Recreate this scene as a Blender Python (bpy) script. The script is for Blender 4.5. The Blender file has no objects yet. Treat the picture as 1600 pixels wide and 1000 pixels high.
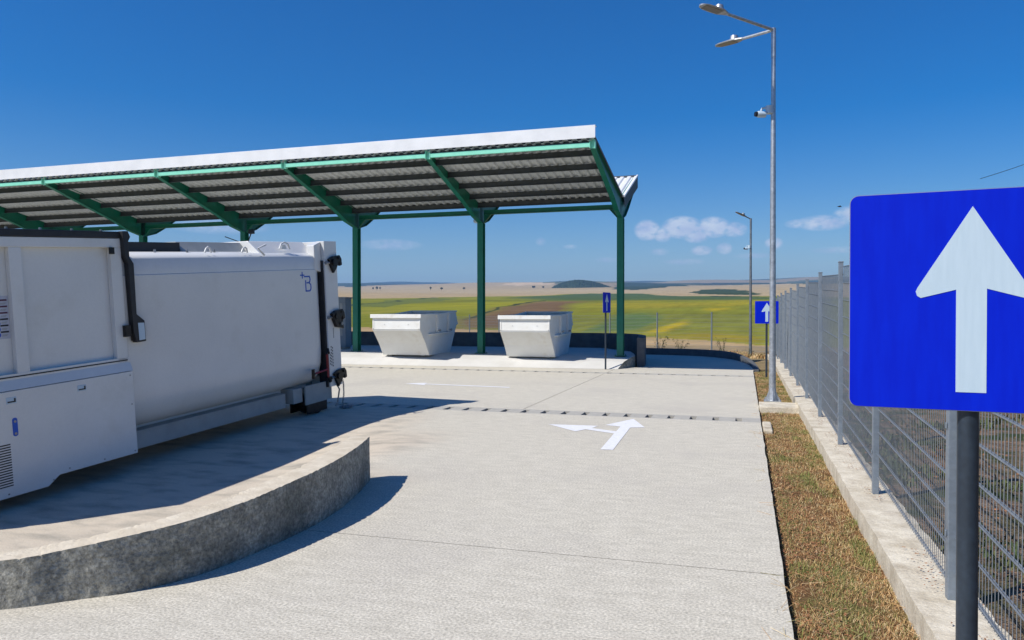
import bpy, math, random
import numpy as np
from mathutils import Vector, Matrix, noise
random.seed(7)
S = bpy.context.scene
COL = S.collection
PI = math.pi
R = math.radians

# ---------------------------------------------------------------- camera
CH = 1.7
YAW, PITCH = R(16.9639), R(0.5778)
cd = bpy.data.cameras.new('camera'); cam = bpy.data.objects.new('camera', cd); COL.objects.link(cam)
cam.location = (0, 0, CH); cam.rotation_euler = (PI/2 - PITCH, 0, YAW)
cd.sensor_width = 36; cd.lens = 36*1190/1600; cd.clip_start = .05; cd.clip_end = 30000
S.camera = cam
S.render.resolution_x = 1024; S.render.resolution_y = 640

# ---------------------------------------------------------------- light
SUN_EL, SUN_DIR = R(46.5), R(45)          # SUN_DIR: where shadows point, from +X towards +Y
sl = bpy.data.lights.new('sun', 'SUN'); sun = bpy.data.objects.new('sun', sl); COL.objects.link(sun)
sl.energy = 5.0; sl.angle = R(.5); sl.color = (1, .955, .88)
to_sun = Vector((-math.cos(SUN_DIR)*math.cos(SUN_EL), -math.sin(SUN_DIR)*math.cos(SUN_EL), math.sin(SUN_EL)))
sun.rotation_euler = to_sun.to_track_quat('Z', 'Y').to_euler()
sun.location = to_sun*40

W = bpy.data.worlds.new('World'); S.world = W; W.use_nodes = True
nt = W.node_tree; nt.nodes.clear()
def N(t, typ, **kw):
    n = t.nodes.new(typ)
    for k, v in kw.items():
        if k.startswith('i_'): n.inputs[k[2:]].default_value = v
        else: setattr(n, k, v)
    return n
out = N(nt, 'ShaderNodeOutputWorld'); bg = N(nt, 'ShaderNodeBackground')
sky = N(nt, 'ShaderNodeTexSky', sky_type='NISHITA')
sky.sun_disc = False; sky.sun_elevation = SUN_EL
sky.sun_rotation = math.atan2(to_sun.x, to_sun.y) % (2*PI)
sky.air_density = 1.0; sky.dust_density = 0.35; sky.ozone_density = 3.5; sky.altitude = 0
bg.inputs['Strength'].default_value = .060
hs = N(nt, 'ShaderNodeHueSaturation'); hs.inputs['Saturation'].default_value = 1.57; hs.inputs['Value'].default_value = 1.60; hs.inputs['Hue'].default_value = .512
nt.links.new(sky.outputs[0], hs.inputs['Color'])
# small fair-weather cumulus low over the horizon, placed by direction in the sky
tc = N(nt, 'ShaderNodeTexCoord'); sx = N(nt, 'ShaderNodeSeparateXYZ'); nt.links.new(tc.outputs['Generated'], sx.inputs[0])
def M(t, op, a, b=None, c=None, clamp=False):
    n = t.nodes.new('ShaderNodeMath'); n.operation = op; n.use_clamp = clamp
    for i, v in enumerate((a, b, c)):
        if v is None: continue
        if isinstance(v, (int, float)): n.inputs[i].default_value = v
        else: t.links.new(v, n.inputs[i])
    return n.outputs[0]
azi = M(nt, 'ARCTAN2', sx.outputs[0], sx.outputs[1]); ele = M(nt, 'ARCSINE', sx.outputs[2])
cmb = N(nt, 'ShaderNodeCombineXYZ'); nt.links.new(azi, cmb.inputs[0]); nt.links.new(M(nt, 'MULTIPLY', ele, 1.7), cmb.inputs[1])
nz = N(nt, 'ShaderNodeTexNoise', noise_dimensions='3D'); nz.inputs['Scale'].default_value = 95; nz.inputs['Detail'].default_value = 7; nz.inputs['Roughness'].default_value = .62
nt.links.new(cmb.outputs[0], nz.inputs['Vector'])
nz2 = N(nt, 'ShaderNodeTexNoise'); nz2.inputs['Scale'].default_value = 30; nz2.inputs['Detail'].default_value = 4
nt.links.new(cmb.outputs[0], nz2.inputs['Vector'])
# (azimuth deg from +Y clockwise, elevation deg, half width deg, half height deg, density)
CL = [(-6.9,6.05,.85,.7,1.15),(-5.8,5.7,.6,.5,1.0),(-4.4,6.2,1.3,.75,1.2),(-3.4,5.7,.9,.6,1.0),(-2.2,6.15,1.1,.7,1.1),(-.7,5.95,.8,.5,.8),
      (-3.0,4.5,.7,.33,.75),(-1.4,4.6,.5,.4,.8),(2.0,4.9,.55,.4,.95),(-6.0,4.45,.6,.25,.45),(5.2,6.2,1.6,.5,.75),(7.6,6.7,1.5,.6,.85),(3.6,6.2,.8,.3,.55),(8.8,5.0,1.3,.3,.45),
      (-9.9,3.9,.8,.2,.3),(-12.6,4.9,.5,.16,.3),(-14.8,5.3,.35,.3,.3),(0.6,4.05,1.2,.2,.35),(-4.2,3.7,1.4,.22,.35),(6.2,4.3,1.6,.22,.35),(12,6,2,.6,.7),(17,5.4,2.4,.6,.6),(-26,5,2,.4,.4),(-38,6,3,.5,.4)]
tot = None
for (ca, ce, wa, we, dn) in CL:
    dx = M(nt, 'DIVIDE', M(nt, 'SUBTRACT', azi, R(ca)), R(wa*1.22)); dy = M(nt, 'DIVIDE', M(nt, 'SUBTRACT', ele, R(ce)), R(we*1.18))
    q = M(nt, 'SUBTRACT', 1.0, M(nt, 'ADD', M(nt, 'MULTIPLY', dx, dx), M(nt, 'MULTIPLY', dy, dy)))
    q = M(nt, 'MULTIPLY', M(nt, 'MAXIMUM', q, 0.0), dn)
    tot = q if tot is None else M(nt, 'MAXIMUM', tot, q)
den = M(nt, 'MULTIPLY', tot, M(nt, 'MULTIPLY_ADD', nz.outputs[0], 4.4, -.95), clamp=True)
den = M(nt, 'MULTIPLY', den, .95)
ccol = N(nt, 'ShaderNodeMixRGB'); ccol.inputs[1].default_value = (7.5, 9.0, 12.5, 1); ccol.inputs[2].default_value = (11.6, 12.8, 14.2, 1)
nt.links.new(M(nt, 'MULTIPLY_ADD', nz2.outputs[0], 3.0, -1.0, clamp=True), ccol.inputs[0])
mx = N(nt, 'ShaderNodeMixRGB'); nt.links.new(den, mx.inputs[0]); nt.links.new(hs.outputs[0], mx.inputs[1]); nt.links.new(ccol.outputs[0], mx.inputs[2])
nt.links.new(mx.outputs[0], bg.inputs['Color']); nt.links.new(bg.outputs[0], out.inputs[0])

S.view_settings.view_transform = 'Standard'; S.view_settings.look = 'None'
S.view_settings.exposure = .22; S.view_settings.gamma = 1; S.view_settings.use_curve_mapping = False

# ---------------------------------------------------------------- materials
def mat(name, c1, c2=None, rough=.6, metal=0, scale=6, stretch=(1,1,1), detail=6, c3=None, s3=.5, lo3=.55, hi3=.75, bump=0, bscale=60, bdetail=4, bdist=.01, spec=.5, coat=0, speck=None, lo=.35, hi=.65):
    m = bpy.data.materials.new(name); m.use_nodes = True; t = m.node_tree
    b = t.nodes['Principled BSDF']; b.inputs['Roughness'].default_value = rough; b.inputs['Metallic'].default_value = metal
    b.inputs['Specular IOR Level'].default_value = spec
    if coat: b.inputs['Coat Weight'].default_value = coat; b.inputs['Coat Roughness'].default_value = .12
    co = N(t, 'ShaderNodeTexCoord'); mp = N(t, 'ShaderNodeMapping'); mp.inputs['Scale'].default_value = stretch
    t.links.new(co.outputs['Object'], mp.inputs[0])
    def nse(sc, src=mp, det=detail):
        n = N(t, 'ShaderNodeTexNoise'); n.inputs['Scale'].default_value = sc; n.inputs['Detail'].default_value = det; n.inputs['Roughness'].default_value = .6
        t.links.new(src.outputs[0] if src is mp else src, n.inputs['Vector']); return n.outputs[0]
    def ramp(x, a, z):
        r = N(t, 'ShaderNodeMapRange'); r.inputs[1].default_value = a; r.inputs[2].default_value = z; t.links.new(x, r.inputs[0]); return r.outputs[0]
    c2 = c2 or tuple(min(1, x*.86) for x in c1)
    n1 = nse(scale)
    mxn = N(t, 'ShaderNodeMixRGB'); mxn.inputs[1].default_value = (*c1, 1); mxn.inputs[2].default_value = (*c2, 1)
    t.links.new(ramp(n1, lo, hi), mxn.inputs[0]); last = mxn
    if c3:
        m3 = N(t, 'ShaderNodeMixRGB'); m3.inputs[2].default_value = (*c3, 1); t.links.new(last.outputs[0], m3.inputs[1])
        t.links.new(ramp(nse(s3, co.outputs['Object'], 5), lo3, hi3), m3.inputs[0]); last = m3
    if speck:
        ms = N(t, 'ShaderNodeMixRGB', blend_type='MULTIPLY'); ms.inputs[0].default_value = 1
        r = N(t, 'ShaderNodeMapRange'); r.inputs[1].default_value = .3; r.inputs[2].default_value = .7; r.inputs[3].default_value = 1-speck[1]; r.inputs[4].default_value = 1+speck[1]
        t.links.new(nse(speck[0], co.outputs['Object'], 3), r.inputs[0]); t.links.new(last.outputs[0], ms.inputs[1]); t.links.new(r.outputs[0], ms.inputs[2]); last = ms
    t.links.new(last.outputs[0], b.inputs['Base Color'])
    if bump:
        bn = N(t, 'ShaderNodeBump'); bn.inputs['Strength'].default_value = bump; bn.inputs['Distance'].default_value = bdist
        t.links.new(nse(bscale, det=bdetail), bn.inputs['Height']); t.links.new(bn.outputs[0], b.inputs['Normal'])
    m['b'] = 1
    return m

CONC = mat('road_concrete', (.57,.53,.44), (.49,.455,.375), .9, scale=7.5, stretch=(.6,1.5,1), detail=15, lo=.36, hi=.64, c3=(.47,.435,.37), s3=.5, lo3=.5, hi3=.75, bump=.6, bscale=85, bdist=.006, spec=.25, speck=(60,.34))
CONC2 = mat('platform_concrete', (.58,.565,.53), (.53,.515,.475), .85, scale=1.3, detail=6, c3=(.48,.46,.42), s3=.7, bump=.3, bscale=30, bdist=.004, spec=.25, speck=(60,.06))
WALLC = mat('wall_concrete', (.42,.40,.335), (.26,.25,.215), .95, scale=15, detail=15, lo=.40, hi=.60, c3=(.17,.17,.145), s3=1.9, lo3=.50, hi3=.68, bump=1, bscale=20, bdetail=14, bdist=.045, spec=.2, speck=(45,.4))
WALLT = mat('wall_top_concrete', (.64,.57,.45), (.52,.45,.34), .95, scale=7, detail=8, bump=.7, bscale=40, bdist=.01, spec=.2)
DRAINC = mat('drain_concrete', (.43,.41,.365), (.35,.335,.295), .9, scale=9, detail=6, bump=.3, bscale=60, bdist=.004, spec=.2)
KERBC = mat('kerb_concrete', (.66,.60,.48), (.47,.41,.31), .95, scale=5, detail=9, c3=(.30,.24,.17), s3=1.7, lo3=.56, hi3=.72, bump=.8, bscale=24, bdist=.012, spec=.2, speck=(70,.14))
_t = CONC.node_tree; _b = _t.nodes['Principled BSDF']; _src = _b.inputs['Base Color'].links[0].from_socket
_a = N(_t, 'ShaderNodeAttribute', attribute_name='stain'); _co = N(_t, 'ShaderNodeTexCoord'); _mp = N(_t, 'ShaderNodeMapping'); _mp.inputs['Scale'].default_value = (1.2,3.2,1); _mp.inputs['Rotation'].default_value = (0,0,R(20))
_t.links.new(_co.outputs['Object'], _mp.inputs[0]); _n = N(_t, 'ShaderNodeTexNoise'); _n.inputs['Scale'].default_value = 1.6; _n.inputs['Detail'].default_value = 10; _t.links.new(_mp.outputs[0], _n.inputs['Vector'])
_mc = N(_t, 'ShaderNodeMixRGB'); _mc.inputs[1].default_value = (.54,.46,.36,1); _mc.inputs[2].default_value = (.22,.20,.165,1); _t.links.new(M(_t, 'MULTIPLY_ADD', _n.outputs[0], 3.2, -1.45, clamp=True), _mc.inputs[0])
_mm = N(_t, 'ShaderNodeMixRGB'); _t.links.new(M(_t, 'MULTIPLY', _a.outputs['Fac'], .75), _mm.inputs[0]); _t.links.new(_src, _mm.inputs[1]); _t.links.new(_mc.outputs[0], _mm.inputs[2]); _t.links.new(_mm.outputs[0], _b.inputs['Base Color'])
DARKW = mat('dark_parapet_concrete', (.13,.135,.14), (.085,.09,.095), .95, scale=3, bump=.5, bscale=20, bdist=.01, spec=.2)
PAINTW = mat('road_paint', (.74,.74,.75), (.62,.62,.62), .75, scale=16, detail=9, lo=.45, hi=.75, spec=.3, speck=(140,.08))
WHITE = mat('white_paint', (.68,.68,.66), (.63,.635,.62), .3, scale=1.2, detail=5, spec=.5, bump=.05, bscale=2.2, bdist=.01, coat=.25, c3=(.55,.54,.50), s3=1.5, lo3=.56, hi3=.9, speck=(30,.02))
WHITE2 = mat('skip_paint', (.76,.76,.73), (.70,.69,.65), .5, scale=2.2, detail=6, c3=(.52,.46,.36), s3=3.2, lo3=.58, hi3=.95, spec=.4)
GREYW = mat('grey_undercoat', (.34,.35,.34), (.27,.28,.27), .55, scale=3)
BLACK = mat('black_rubber', (.012,.012,.014), (.02,.02,.022), .55, scale=9)
BLACKM = mat('black_metal', (.018,.018,.02), (.035,.03,.028), .35, metal=.6, scale=14, bump=.2, bscale=50)
RED = mat('red_enamel', (.30,.015,.02), (.2,.01,.014), .4, scale=8)
STEEL = mat('galvanised_steel', (.52,.54,.56), (.36,.38,.40), .42, metal=.75, scale=14, detail=4, speck=(50,.1), bump=.08, bscale=70)
ZINC = mat('fence_zinc', (.30,.335,.37), (.235,.265,.30), .45, metal=.55, scale=10, detail=4, speck=(40,.1))
POSTC = mat('post_zinc', (.235,.275,.32), (.18,.215,.255), .45, metal=.35, scale=6, detail=5, speck=(40,.08))
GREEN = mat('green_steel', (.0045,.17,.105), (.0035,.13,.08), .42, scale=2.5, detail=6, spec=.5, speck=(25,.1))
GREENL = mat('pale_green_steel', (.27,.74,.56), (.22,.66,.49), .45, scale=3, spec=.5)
ROOFT = mat('white_sheet_metal', (.78,.79,.80), (.70,.71,.72), .38, scale=2, spec=.6)
ROOFU = mat('grey_sheet_underside', (.54,.58,.60), (.46,.50,.52), .6, scale=4, detail=6, speck=(30,.08))
PURL = mat('dark_grey_purlin', (.055,.065,.075), (.04,.048,.055), .6, scale=4)
BLUES = mat('blue_reflective_sheet', (.0,.016,.52), (.0,.012,.47), .55, scale=2.5, detail=5, spec=.12, stretch=(14,1,2), bump=.02, bscale=8)
WHITES = mat('white_reflective_sheet', (.47,.58,.66), (.43,.54,.62), .42, scale=3, stretch=(18,1,2), spec=.5)
BACKS = mat('sign_back_metal', (.36,.37,.39), None, .5, metal=.6)
POLED = mat('dark_sign_post', (.022,.034,.05), (.016,.024,.036), .42, scale=7, spec=.5, speck=(50,.2))
BLUEL = mat('blue_marking', (.008,.09,.50), None, .5)
DARKL = mat('dark_marking', (.02,.02,.03), None, .5)
PINKL = mat('dark_red_marking', (.09,.02,.05), None, .5)
STICK = mat('sticker_film', (.50,.52,.60), None, .4)
CHAINM = mat('chain_steel', (.35,.37,.4), (.2,.2,.2), .4, metal=.8, scale=20)
LENS = mat('lamp_glass', (.20,.19,.17), (.16,.15,.13), .3, spec=.6)
CABM = mat('grey_cabinet_paint', (.20,.24,.27), (.17,.2,.23), .5)
GRASSG = mat('dry_turf', (.25,.13,.06), (.11,.065,.03), .98, scale=9, detail=10, c3=(.155,.15,.05), s3=2.1, lo3=.47, hi3=.63, bump=1, bscale=50, bdist=.03, spec=.1, speck=(90,.3))
SOIL = mat('weedy_soil', (.27,.19,.13), (.13,.085,.055), .98, scale=5, detail=10, c3=(.055,.07,.028), s3=1.6, lo3=.46, hi3=.62, bump=1, bscale=16, bdetail=8, bdist=.08, spec=.1, speck=(60,.35))
VERGE = mat('dry_verge', (.30,.22,.125), (.19,.15,.075), .98, scale=2, detail=10, c3=(.12,.12,.045), s3=.7, bump=1, bscale=14, bdist=.06, spec=.1, speck=(30,.25))
UNDER = mat('bare_subsoil', (.09,.08,.065), None, .98, spec=.1)
BARK = mat('bark', (.06,.045,.03), None, .95)
LEAFD = mat('far_tree_leaves', (.035,.055,.025), (.022,.036,.016), .9, scale=.5, spec=.1)

def leafmat(name, cols, scale=3.0):
    m = bpy.data.materials.new(name); m.use_nodes = True; t = m.node_tree; b = t.nodes['Principled BSDF']
    g = N(t, 'ShaderNodeNewGeometry'); r = N(t, 'ShaderNodeValToRGB')
    els = r.color_ramp.elements
    while len(els) < len(cols): els.new(.5)
    for i, c in enumerate(cols): els[i].position = i/(len(cols)-1); els[i].color = (*c, 1)
    t.links.new(g.outputs['Random Per Island'], r.inputs[0]); t.links.new(r.outputs[0], b.inputs['Base Color'])
    b.inputs['Roughness'].default_value = .8; b.inputs['Specular IOR Level'].default_value = .2
    return m
STRAW = leafmat('straw_blades', [(.62,.42,.20),(.55,.33,.14),(.36,.19,.08),(.75,.58,.34),(.25,.24,.08),(.44,.24,.11)])
GREENB = leafmat('green_blades', [(.14,.18,.05),(.22,.23,.07),(.28,.25,.09),(.11,.14,.04)])
DEADL = leafmat('dead_leaves', [(.30,.12,.05),(.36,.17,.08),(.20,.09,.045),(.27,.14,.07)])
WEEDM = leafmat('weed_leaves', [(.05,.08,.03),(.08,.10,.04),(.12,.12,.05),(.04,.06,.025)])

# ---------------------------------------------------------------- mesh helpers
class MB:
    def __init__(s): s.v = []; s.f = []; s.m = []
    def add(s, vs, fs, mi=0):
        o = len(s.v); s.v += [tuple(v) for v in vs]; s.f += [tuple(i+o for i in f) for f in fs]; s.m += [mi]*len(fs)
    def box(s, x0, x1, y0, y1, z0, z1, mi=0, T=None):
        vs = [Vector(p) for p in ((x0,y0,z0),(x1,y0,z0),(x1,y1,z0),(x0,y1,z0),(x0,y0,z1),(x1,y0,z1),(x1,y1,z1),(x0,y1,z1))]
        if T: vs = [T @ v for v in vs]
        s.add(vs, [(0,3,2,1),(4,5,6,7),(0,1,5,4),(1,2,6,5),(2,3,7,6),(3,0,4,7)], mi)
    def bar(s, a, b, w, h, mi=0, up=(0,0,1)):
        a = Vector(a); b = Vector(b); d = (b-a).normalized(); up = Vector(up)
        sd = d.cross(up)
        if sd.length < 1e-4: sd = d.cross(Vector((1,0,0)))
        sd.normalize(); u = sd.cross(d)
        sd *= w/2; u *= h/2
        vs = [a-sd-u, a+sd-u, a+sd+u, a-sd+u, b-sd-u, b+sd-u, b+sd+u, b-sd+u]
        s.add(vs, [(0,1,2,3),(7,6,5,4),(0,4,5,1),(1,5,6,2),(2,6,7,3),(3,7,4,0)], mi)
    def tube(s, pts, r, n=12, mi=0, caps=True):
        pts = [Vector(p) for p in pts]; rs = r if isinstance(r, (list, tuple)) else [r]*len(pts)
        rings = []; u = None
        for i, p in enumerate(pts):
            d = (pts[min(i+1, len(pts)-1)] - pts[max(i-1, 0)]).normalized()
            if u is None:
                u = d.cross(Vector((0,0,1)))
                if u.length < 1e-3: u = d.cross(Vector((1,0,0)))
            u = (u - d*u.dot(d)).normalized(); w = d.cross(u)
            rings.append([p + (u*math.cos(2*PI*k/n) + w*math.sin(2*PI*k/n))*rs[i] for k in range(n)])
        vs = [v for q in rings for v in q]; fs = []
        for i in range(len(pts)-1):
            for k in range(n):
                fs.append((i*n+k, i*n+(k+1) % n, (i+1)*n+(k+1) % n, (i+1)*n+k))
        if caps: fs += [tuple(range(n))[::-1], tuple(range((len(pts)-1)*n, len(pts)*n))]
        s.add(vs, fs, mi)
    def prism(s, poly, o, ex, ey, ez, t, mi=0):
        """poly in (ex, ey) plane at o, extruded t along ez"""
        o = Vector(o); ex = Vector(ex); ey = Vector(ey); ez = Vector(ez); n = len(poly)
        a = [o+ex*p[0]+ey*p[1] for p in poly]; b = [v+ez*t for v in a]
        fs = [tuple(range(n)), tuple(range(n, 2*n))[::-1]] + [(i, i+n, (i+1) % n+n, (i+1) % n) for i in range(n)]
        s.add(a+b, fs, mi)
    def grid(s, xs, ys, fn, mi=0, keep=None):
        o = len(s.v); nx = len(xs)
        for y in ys:
            for x in xs: s.v.append((x, y, fn(x, y)))
        for j in range(len(ys)-1):
            for i in range(nx-1):
                if keep and not keep((xs[i]+xs[i+1])/2, (ys[j]+ys[j+1])/2): continue
                s.f.append((o+j*nx+i, o+j*nx+i+1, o+(j+1)*nx+i+1, o+(j+1)*nx+i)); s.m.append(mi)
    def build(s, name, mats, parent=None, smooth=False, bevel=0, fixn=True, loc=None, seg=2):
        me = bpy.data.meshes.new(name); me.from_pydata(s.v, [], s.f)
        for m in (mats if isinstance(mats, (list, tuple)) else [mats]): me.materials.append(m)
        me.polygons.foreach_set('material_index', s.m)
        if fixn:
            import bmesh
            bm = bmesh.new(); bm.from_mesh(me); bmesh.ops.recalc_face_normals(bm, faces=bm.faces[:]); bm.to_mesh(me); bm.free()
        o = bpy.data.objects.new(name, me); COL.objects.link(o)
        if smooth:
            me.polygons.foreach_set('use_smooth', [True]*len(me.polygons)); me.set_sharp_from_angle(angle=R(40))
        if bevel:
            b = o.modifiers.new('bevel', 'BEVEL'); b.width = bevel; b.segments = seg; b.limit_method = 'ANGLE'; b.angle_limit = R(40)
        if parent: o.parent = parent
        if loc: o.location = loc
        me.update(); return o
def tag(o, label=None, cat=None, group=None, kind=None):
    if label: o['label'] = label
    if cat: o['category'] = cat
    if group: o['group'] = group
    if kind: o['kind'] = kind
    return o
def empty(name, loc=(0,0,0), rz=0, **kw):
    o = bpy.data.objects.new(name, None); COL.objects.link(o); o.location = loc; o.rotation_euler = (0,0,rz); o.empty_display_size = .3
    return tag(o, **kw)
def copy_tree(o, parent=None):
    c = o.copy(); COL.objects.link(c)
    if parent: c.parent = parent
    for ch in list(o.children): copy_tree(ch, c)
    return c
def sstep(x): x = max(0., min(1., x)); return x*x*(3-2*x)
def smooth_path(pts, n=8):
    out = []
    P = [pts[0]]+list(pts)+[pts[-1]]
    for i in range(1, len(P)-2):
        p0, p1, p2, p3 = [np.array(q, float) for q in P[i-1:i+3]]
        for k in range(n):
            t = k/n; out.append(.5*((2*p1)+(-p0+p2)*t+(2*p0-5*p1+4*p2-p3)*t*t+(-p0+3*p1-3*p2+p3)*t**3))
    out.append(np.array(pts[-1], float)); return out
def wall_ribbon(mb, path, th, zb, zt, rough=0, mi_side=0, mi_top=0, nz=6, seed=0):
    """path: right/outer face points (x,y[,z0,z1]); body lies to the left"""
    n = len(path); L = []
    for i in range(n):
        a = path[max(i-1,0)]; b = path[min(i+1,n-1)]; d = np.array([b[0]-a[0], b[1]-a[1]]); d /= np.linalg.norm(d)
        nl = np.array([-d[1], d[0]]); p = np.array(path[i][:2])
        L.append((p, nl, zb(i) if callable(zb) else zb, zt(i) if callable(zt) else zt))
    nt_ = 3; ring = (nz+1)+(nt_-1)+(nz+1); base = len(mb.v)
    for i, (p, nl, z0, z1) in enumerate(L):
        pts = [(0, z0+(z1-z0)*k/nz) for k in range(nz+1)]+[(th*k/nt_, z1) for k in range(1, nt_)]+[(th, z1-(z1-z0)*k/nz) for k in range(nz+1)]
        for k, (w, z) in enumerate(pts):
            q = Vector((p[0]+nl[0]*w, p[1]+nl[1]*w, z))
            if rough:
                m = noise.noise(q*5+Vector((seed,0,0)))*rough + noise.noise(q*19)*rough*.5
                if k in (nz, nz+nt_): ch_ = max(0, noise.noise(q*34)-.12)*rough*3.2; q.z -= ch_; m -= 0; w2 = (1 if k == nz else -1)*ch_*.8; q.x += nl[0]*w2; q.y += nl[1]*w2
                q.x += nl[0]*m; q.y += nl[1]*m
            mb.v.append(tuple(q))
    for i in range(n-1):
        for k in range(ring-1):
            a = base+i*ring+k; mb.f.append((a, a+1, a+ring+1, a+ring)); mb.m.append(mi_top if nz <= k < nz+nt_ else mi_side)
    mb.f.append(tuple(base+k for k in range(ring))); mb.m.append(mi_side)
    mb.f.append(tuple(base+(n-1)*ring+k for k in range(ring))); mb.m.append(mi_side)

# ---------------------------------------------------------------- landscape
TR = [0,36,42,60,100,150,250,400,700,1200,2000,3500,6000,9000]
TZ = [-.9,-.75,-.55,-.85,-.6,.1,3,7,15,32,62,122,225,345]
def build_landscape():
    az = np.concatenate([np.arange(-77, 57, .13), np.arange(57, 283, 4)]); az = np.radians(az)
    rr = np.concatenate([[.5, 20, 34], np.geomspace(36, 9400, 235)])
    A, Rr = np.meshgrid(az, rr); X = Rr*np.sin(A); Y = Rr*np.cos(A)
    Z = np.interp(Rr, TR, TZ)
    tb = np.tan(np.clip(A+YAW, -.8, .8)); Z = np.where(Z > 0, Z*(1+.15*tb), Z)
    rng = np.random.RandomState(3)
    for lam, amp in ((1700, .0026), (800, .0014), (350, .0007)):       # rolling relief
        for k in range(5):
            th = rng.uniform(0, 6.28); ph = rng.uniform(0, 6.28); l = lam*rng.uniform(.7, 1.4)
            Z += amp*Rr*np.clip((Rr-250)/600, 0, 1)*np.sin((X*math.cos(th)+Y*math.sin(th))*6.28/l+ph)*.22
    def bump(cx, cy, sx, sy, h, rot=0):
        dx = X-cx; dy = Y-cy; u = dx*math.cos(rot)+dy*math.sin(rot); v = -dx*math.sin(rot)+dy*math.cos(rot)
        return h*np.exp(-(u/sx)**2-(v/sy)**2)
    Z += bump(-840, 3500, 420, 300, 16) + bump(-170, 5200, 380, 300, 16) + bump(500, 5600, 260, 200, 22) + bump(900, 7000, 700, 300, 18)
    polys = [
    ('strip',[(-100,120),(-55,98),(-34,95),(-10,75),(-3,68),(1,60),(9,51),(6,37),(1,40),(-6,42),(-26,72),(-44,79),(-76,92)]),
    ('brown',[(-38,101),(-54,143),(-60,174),(-82,269),(-115,445),(-92,443),(-58,272),(-45,194),(-40,147),(-31,101)]),
    ('darkband',[(-186,628),(-222,750),(-230,951),(-244,1286),(-151,1159),(-38,767),(22,619),(50,493),(42,409),(14,492),(-66,503),(-99,476),(-124,480)]),
    ('tan',[(-2530,3043),(-1782,3301),(-1473,4553),(-817,3258),(-226,1730),(-168,2574),(62,3010),(315,2550),(302,1750),(90,521),(24,679),(-32,764),(-63,782),(-167,1170),(-250,1289),(-249,1031),(-245,826),(-281,671),(-300,535),(-346,416)]),
    ('wood1',[(-73,1098),(-78,1465),(-54,1620),(5,1201),(17,688),(-28,672)]),
    ('wood2',[(-301,1790),(-538,3371),(-355,4370),(-179,2591),(-226,1730)]),
    ('wood3',[(-300,4017),(-162,4822),(-9,3616),(-102,3034)]),
    ('yel1',[(-11,87),(-11,153),(-9,136),(-9,92)]),
    ('yel2',[(-12,235),(-4,415),(5,410),(-7,203)]),
    ('yel3',[(-43,206),(-80,441),(13,459),(-3,304),(-32,243)]),
    ('yel4',[(-114,205),(-129,269),(-97,231),(-88,163)]),
    ('yel5',[(-10,74),(-4,90),(2,77),(1,63),(-3,71)]),
    ('olive',[(-153,273),(-212,426),(-284,670),(-215,567),(-122,244)]),
    ('green2',[(-18,87),(-31,191),(-25,202),(-17,170),(-13,101)]),
    ('track',[(-139,249),(-174,348),(-275,651),(-292,690),(-185,371),(-150,267)]),
    ('trk2',[(-54,143),(-61,179),(-84,275),(-116,452),(-126,487),(-90,295),(-64,186),(-56,149)]),
    ]
    C = {'strip':(.36,.25,.13),'brown':(.15,.095,.05),'darkband':(.065,.10,.035),'tan':(.37,.285,.165),'wood1':(.04,.06,.025),'wood2':(.03,.05,.03),'wood3':(.03,.045,.035),
         'yel1':(.42,.30,.008),'yel2':(.42,.30,.008),'yel3':(.235,.20,.02),'yel4':(.24,.215,.04),'yel5':(.26,.2,.015),'olive':(.12,.14,.035),'green2':(.09,.14,.04),'track':(.05,.065,.025),'trk2':(.045,.055,.025)}
    def nz_(sx_, sy_, seed):
        r = np.random.RandomState(seed); o = np.zeros_like(X)
        for k in range(6):
            th = r.uniform(0, 6.28); o += np.sin(X*math.cos(th)/sx_*r.uniform(.6,1.8)+Y*math.sin(th)/sy_*r.uniform(.6,1.8)+r.uniform(0,6.28))
        return o/6
    wx = X + Rr*.010*nz_(18, 30, 1) + Rr*.006*nz_(7, 9, 5); wy = Y + Rr*.05*nz_(40, 40, 2)
    col = np.zeros(X.shape+(3,)); col[:] = (.175,.18,.022)
    nn = nz_(22, 60, 8)[..., None]; col = col*(1+.18*nn) + np.clip(nn, 0, 1)*np.array([.06,.035,-.01])
    far = Rr > 1500; col[far] = (.24,.19,.11)
    pk = nz_(260, 420, 11)+.6*nz_(120, 200, 12)
    col[far & (pk > .15)] = (.10,.13,.055); col[far & (pk < -.25)] = (.42,.30,.18); col[far & (pk > .42)] = (.04,.06,.03)
    vf = Rr > 2700; p3 = nz_(420, 700, 41)+.5*nz_(150, 240, 42); col[vf] = (.10,.115,.06); col[vf & (p3 > .12)] = (.035,.05,.03); col[vf & (p3 < -.22)] = (.27,.215,.13)
    left = vf & (A+YAW < math.radians(-3)); col[left] = (.035,.055,.04)
    wxy = None
    def inside(poly):
        c = np.zeros(X.shape, bool); n = len(poly)
        for i in range(n):
            x1, y1 = poly[i]; x2, y2 = poly[(i+1) % n]
            if y1 == y2: continue
            t = ((y1 > wy) != (y2 > wy)) & (wx < (x2-x1)*(wy-y1)/(y2-y1)+x1); c ^= t
        return c
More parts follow.
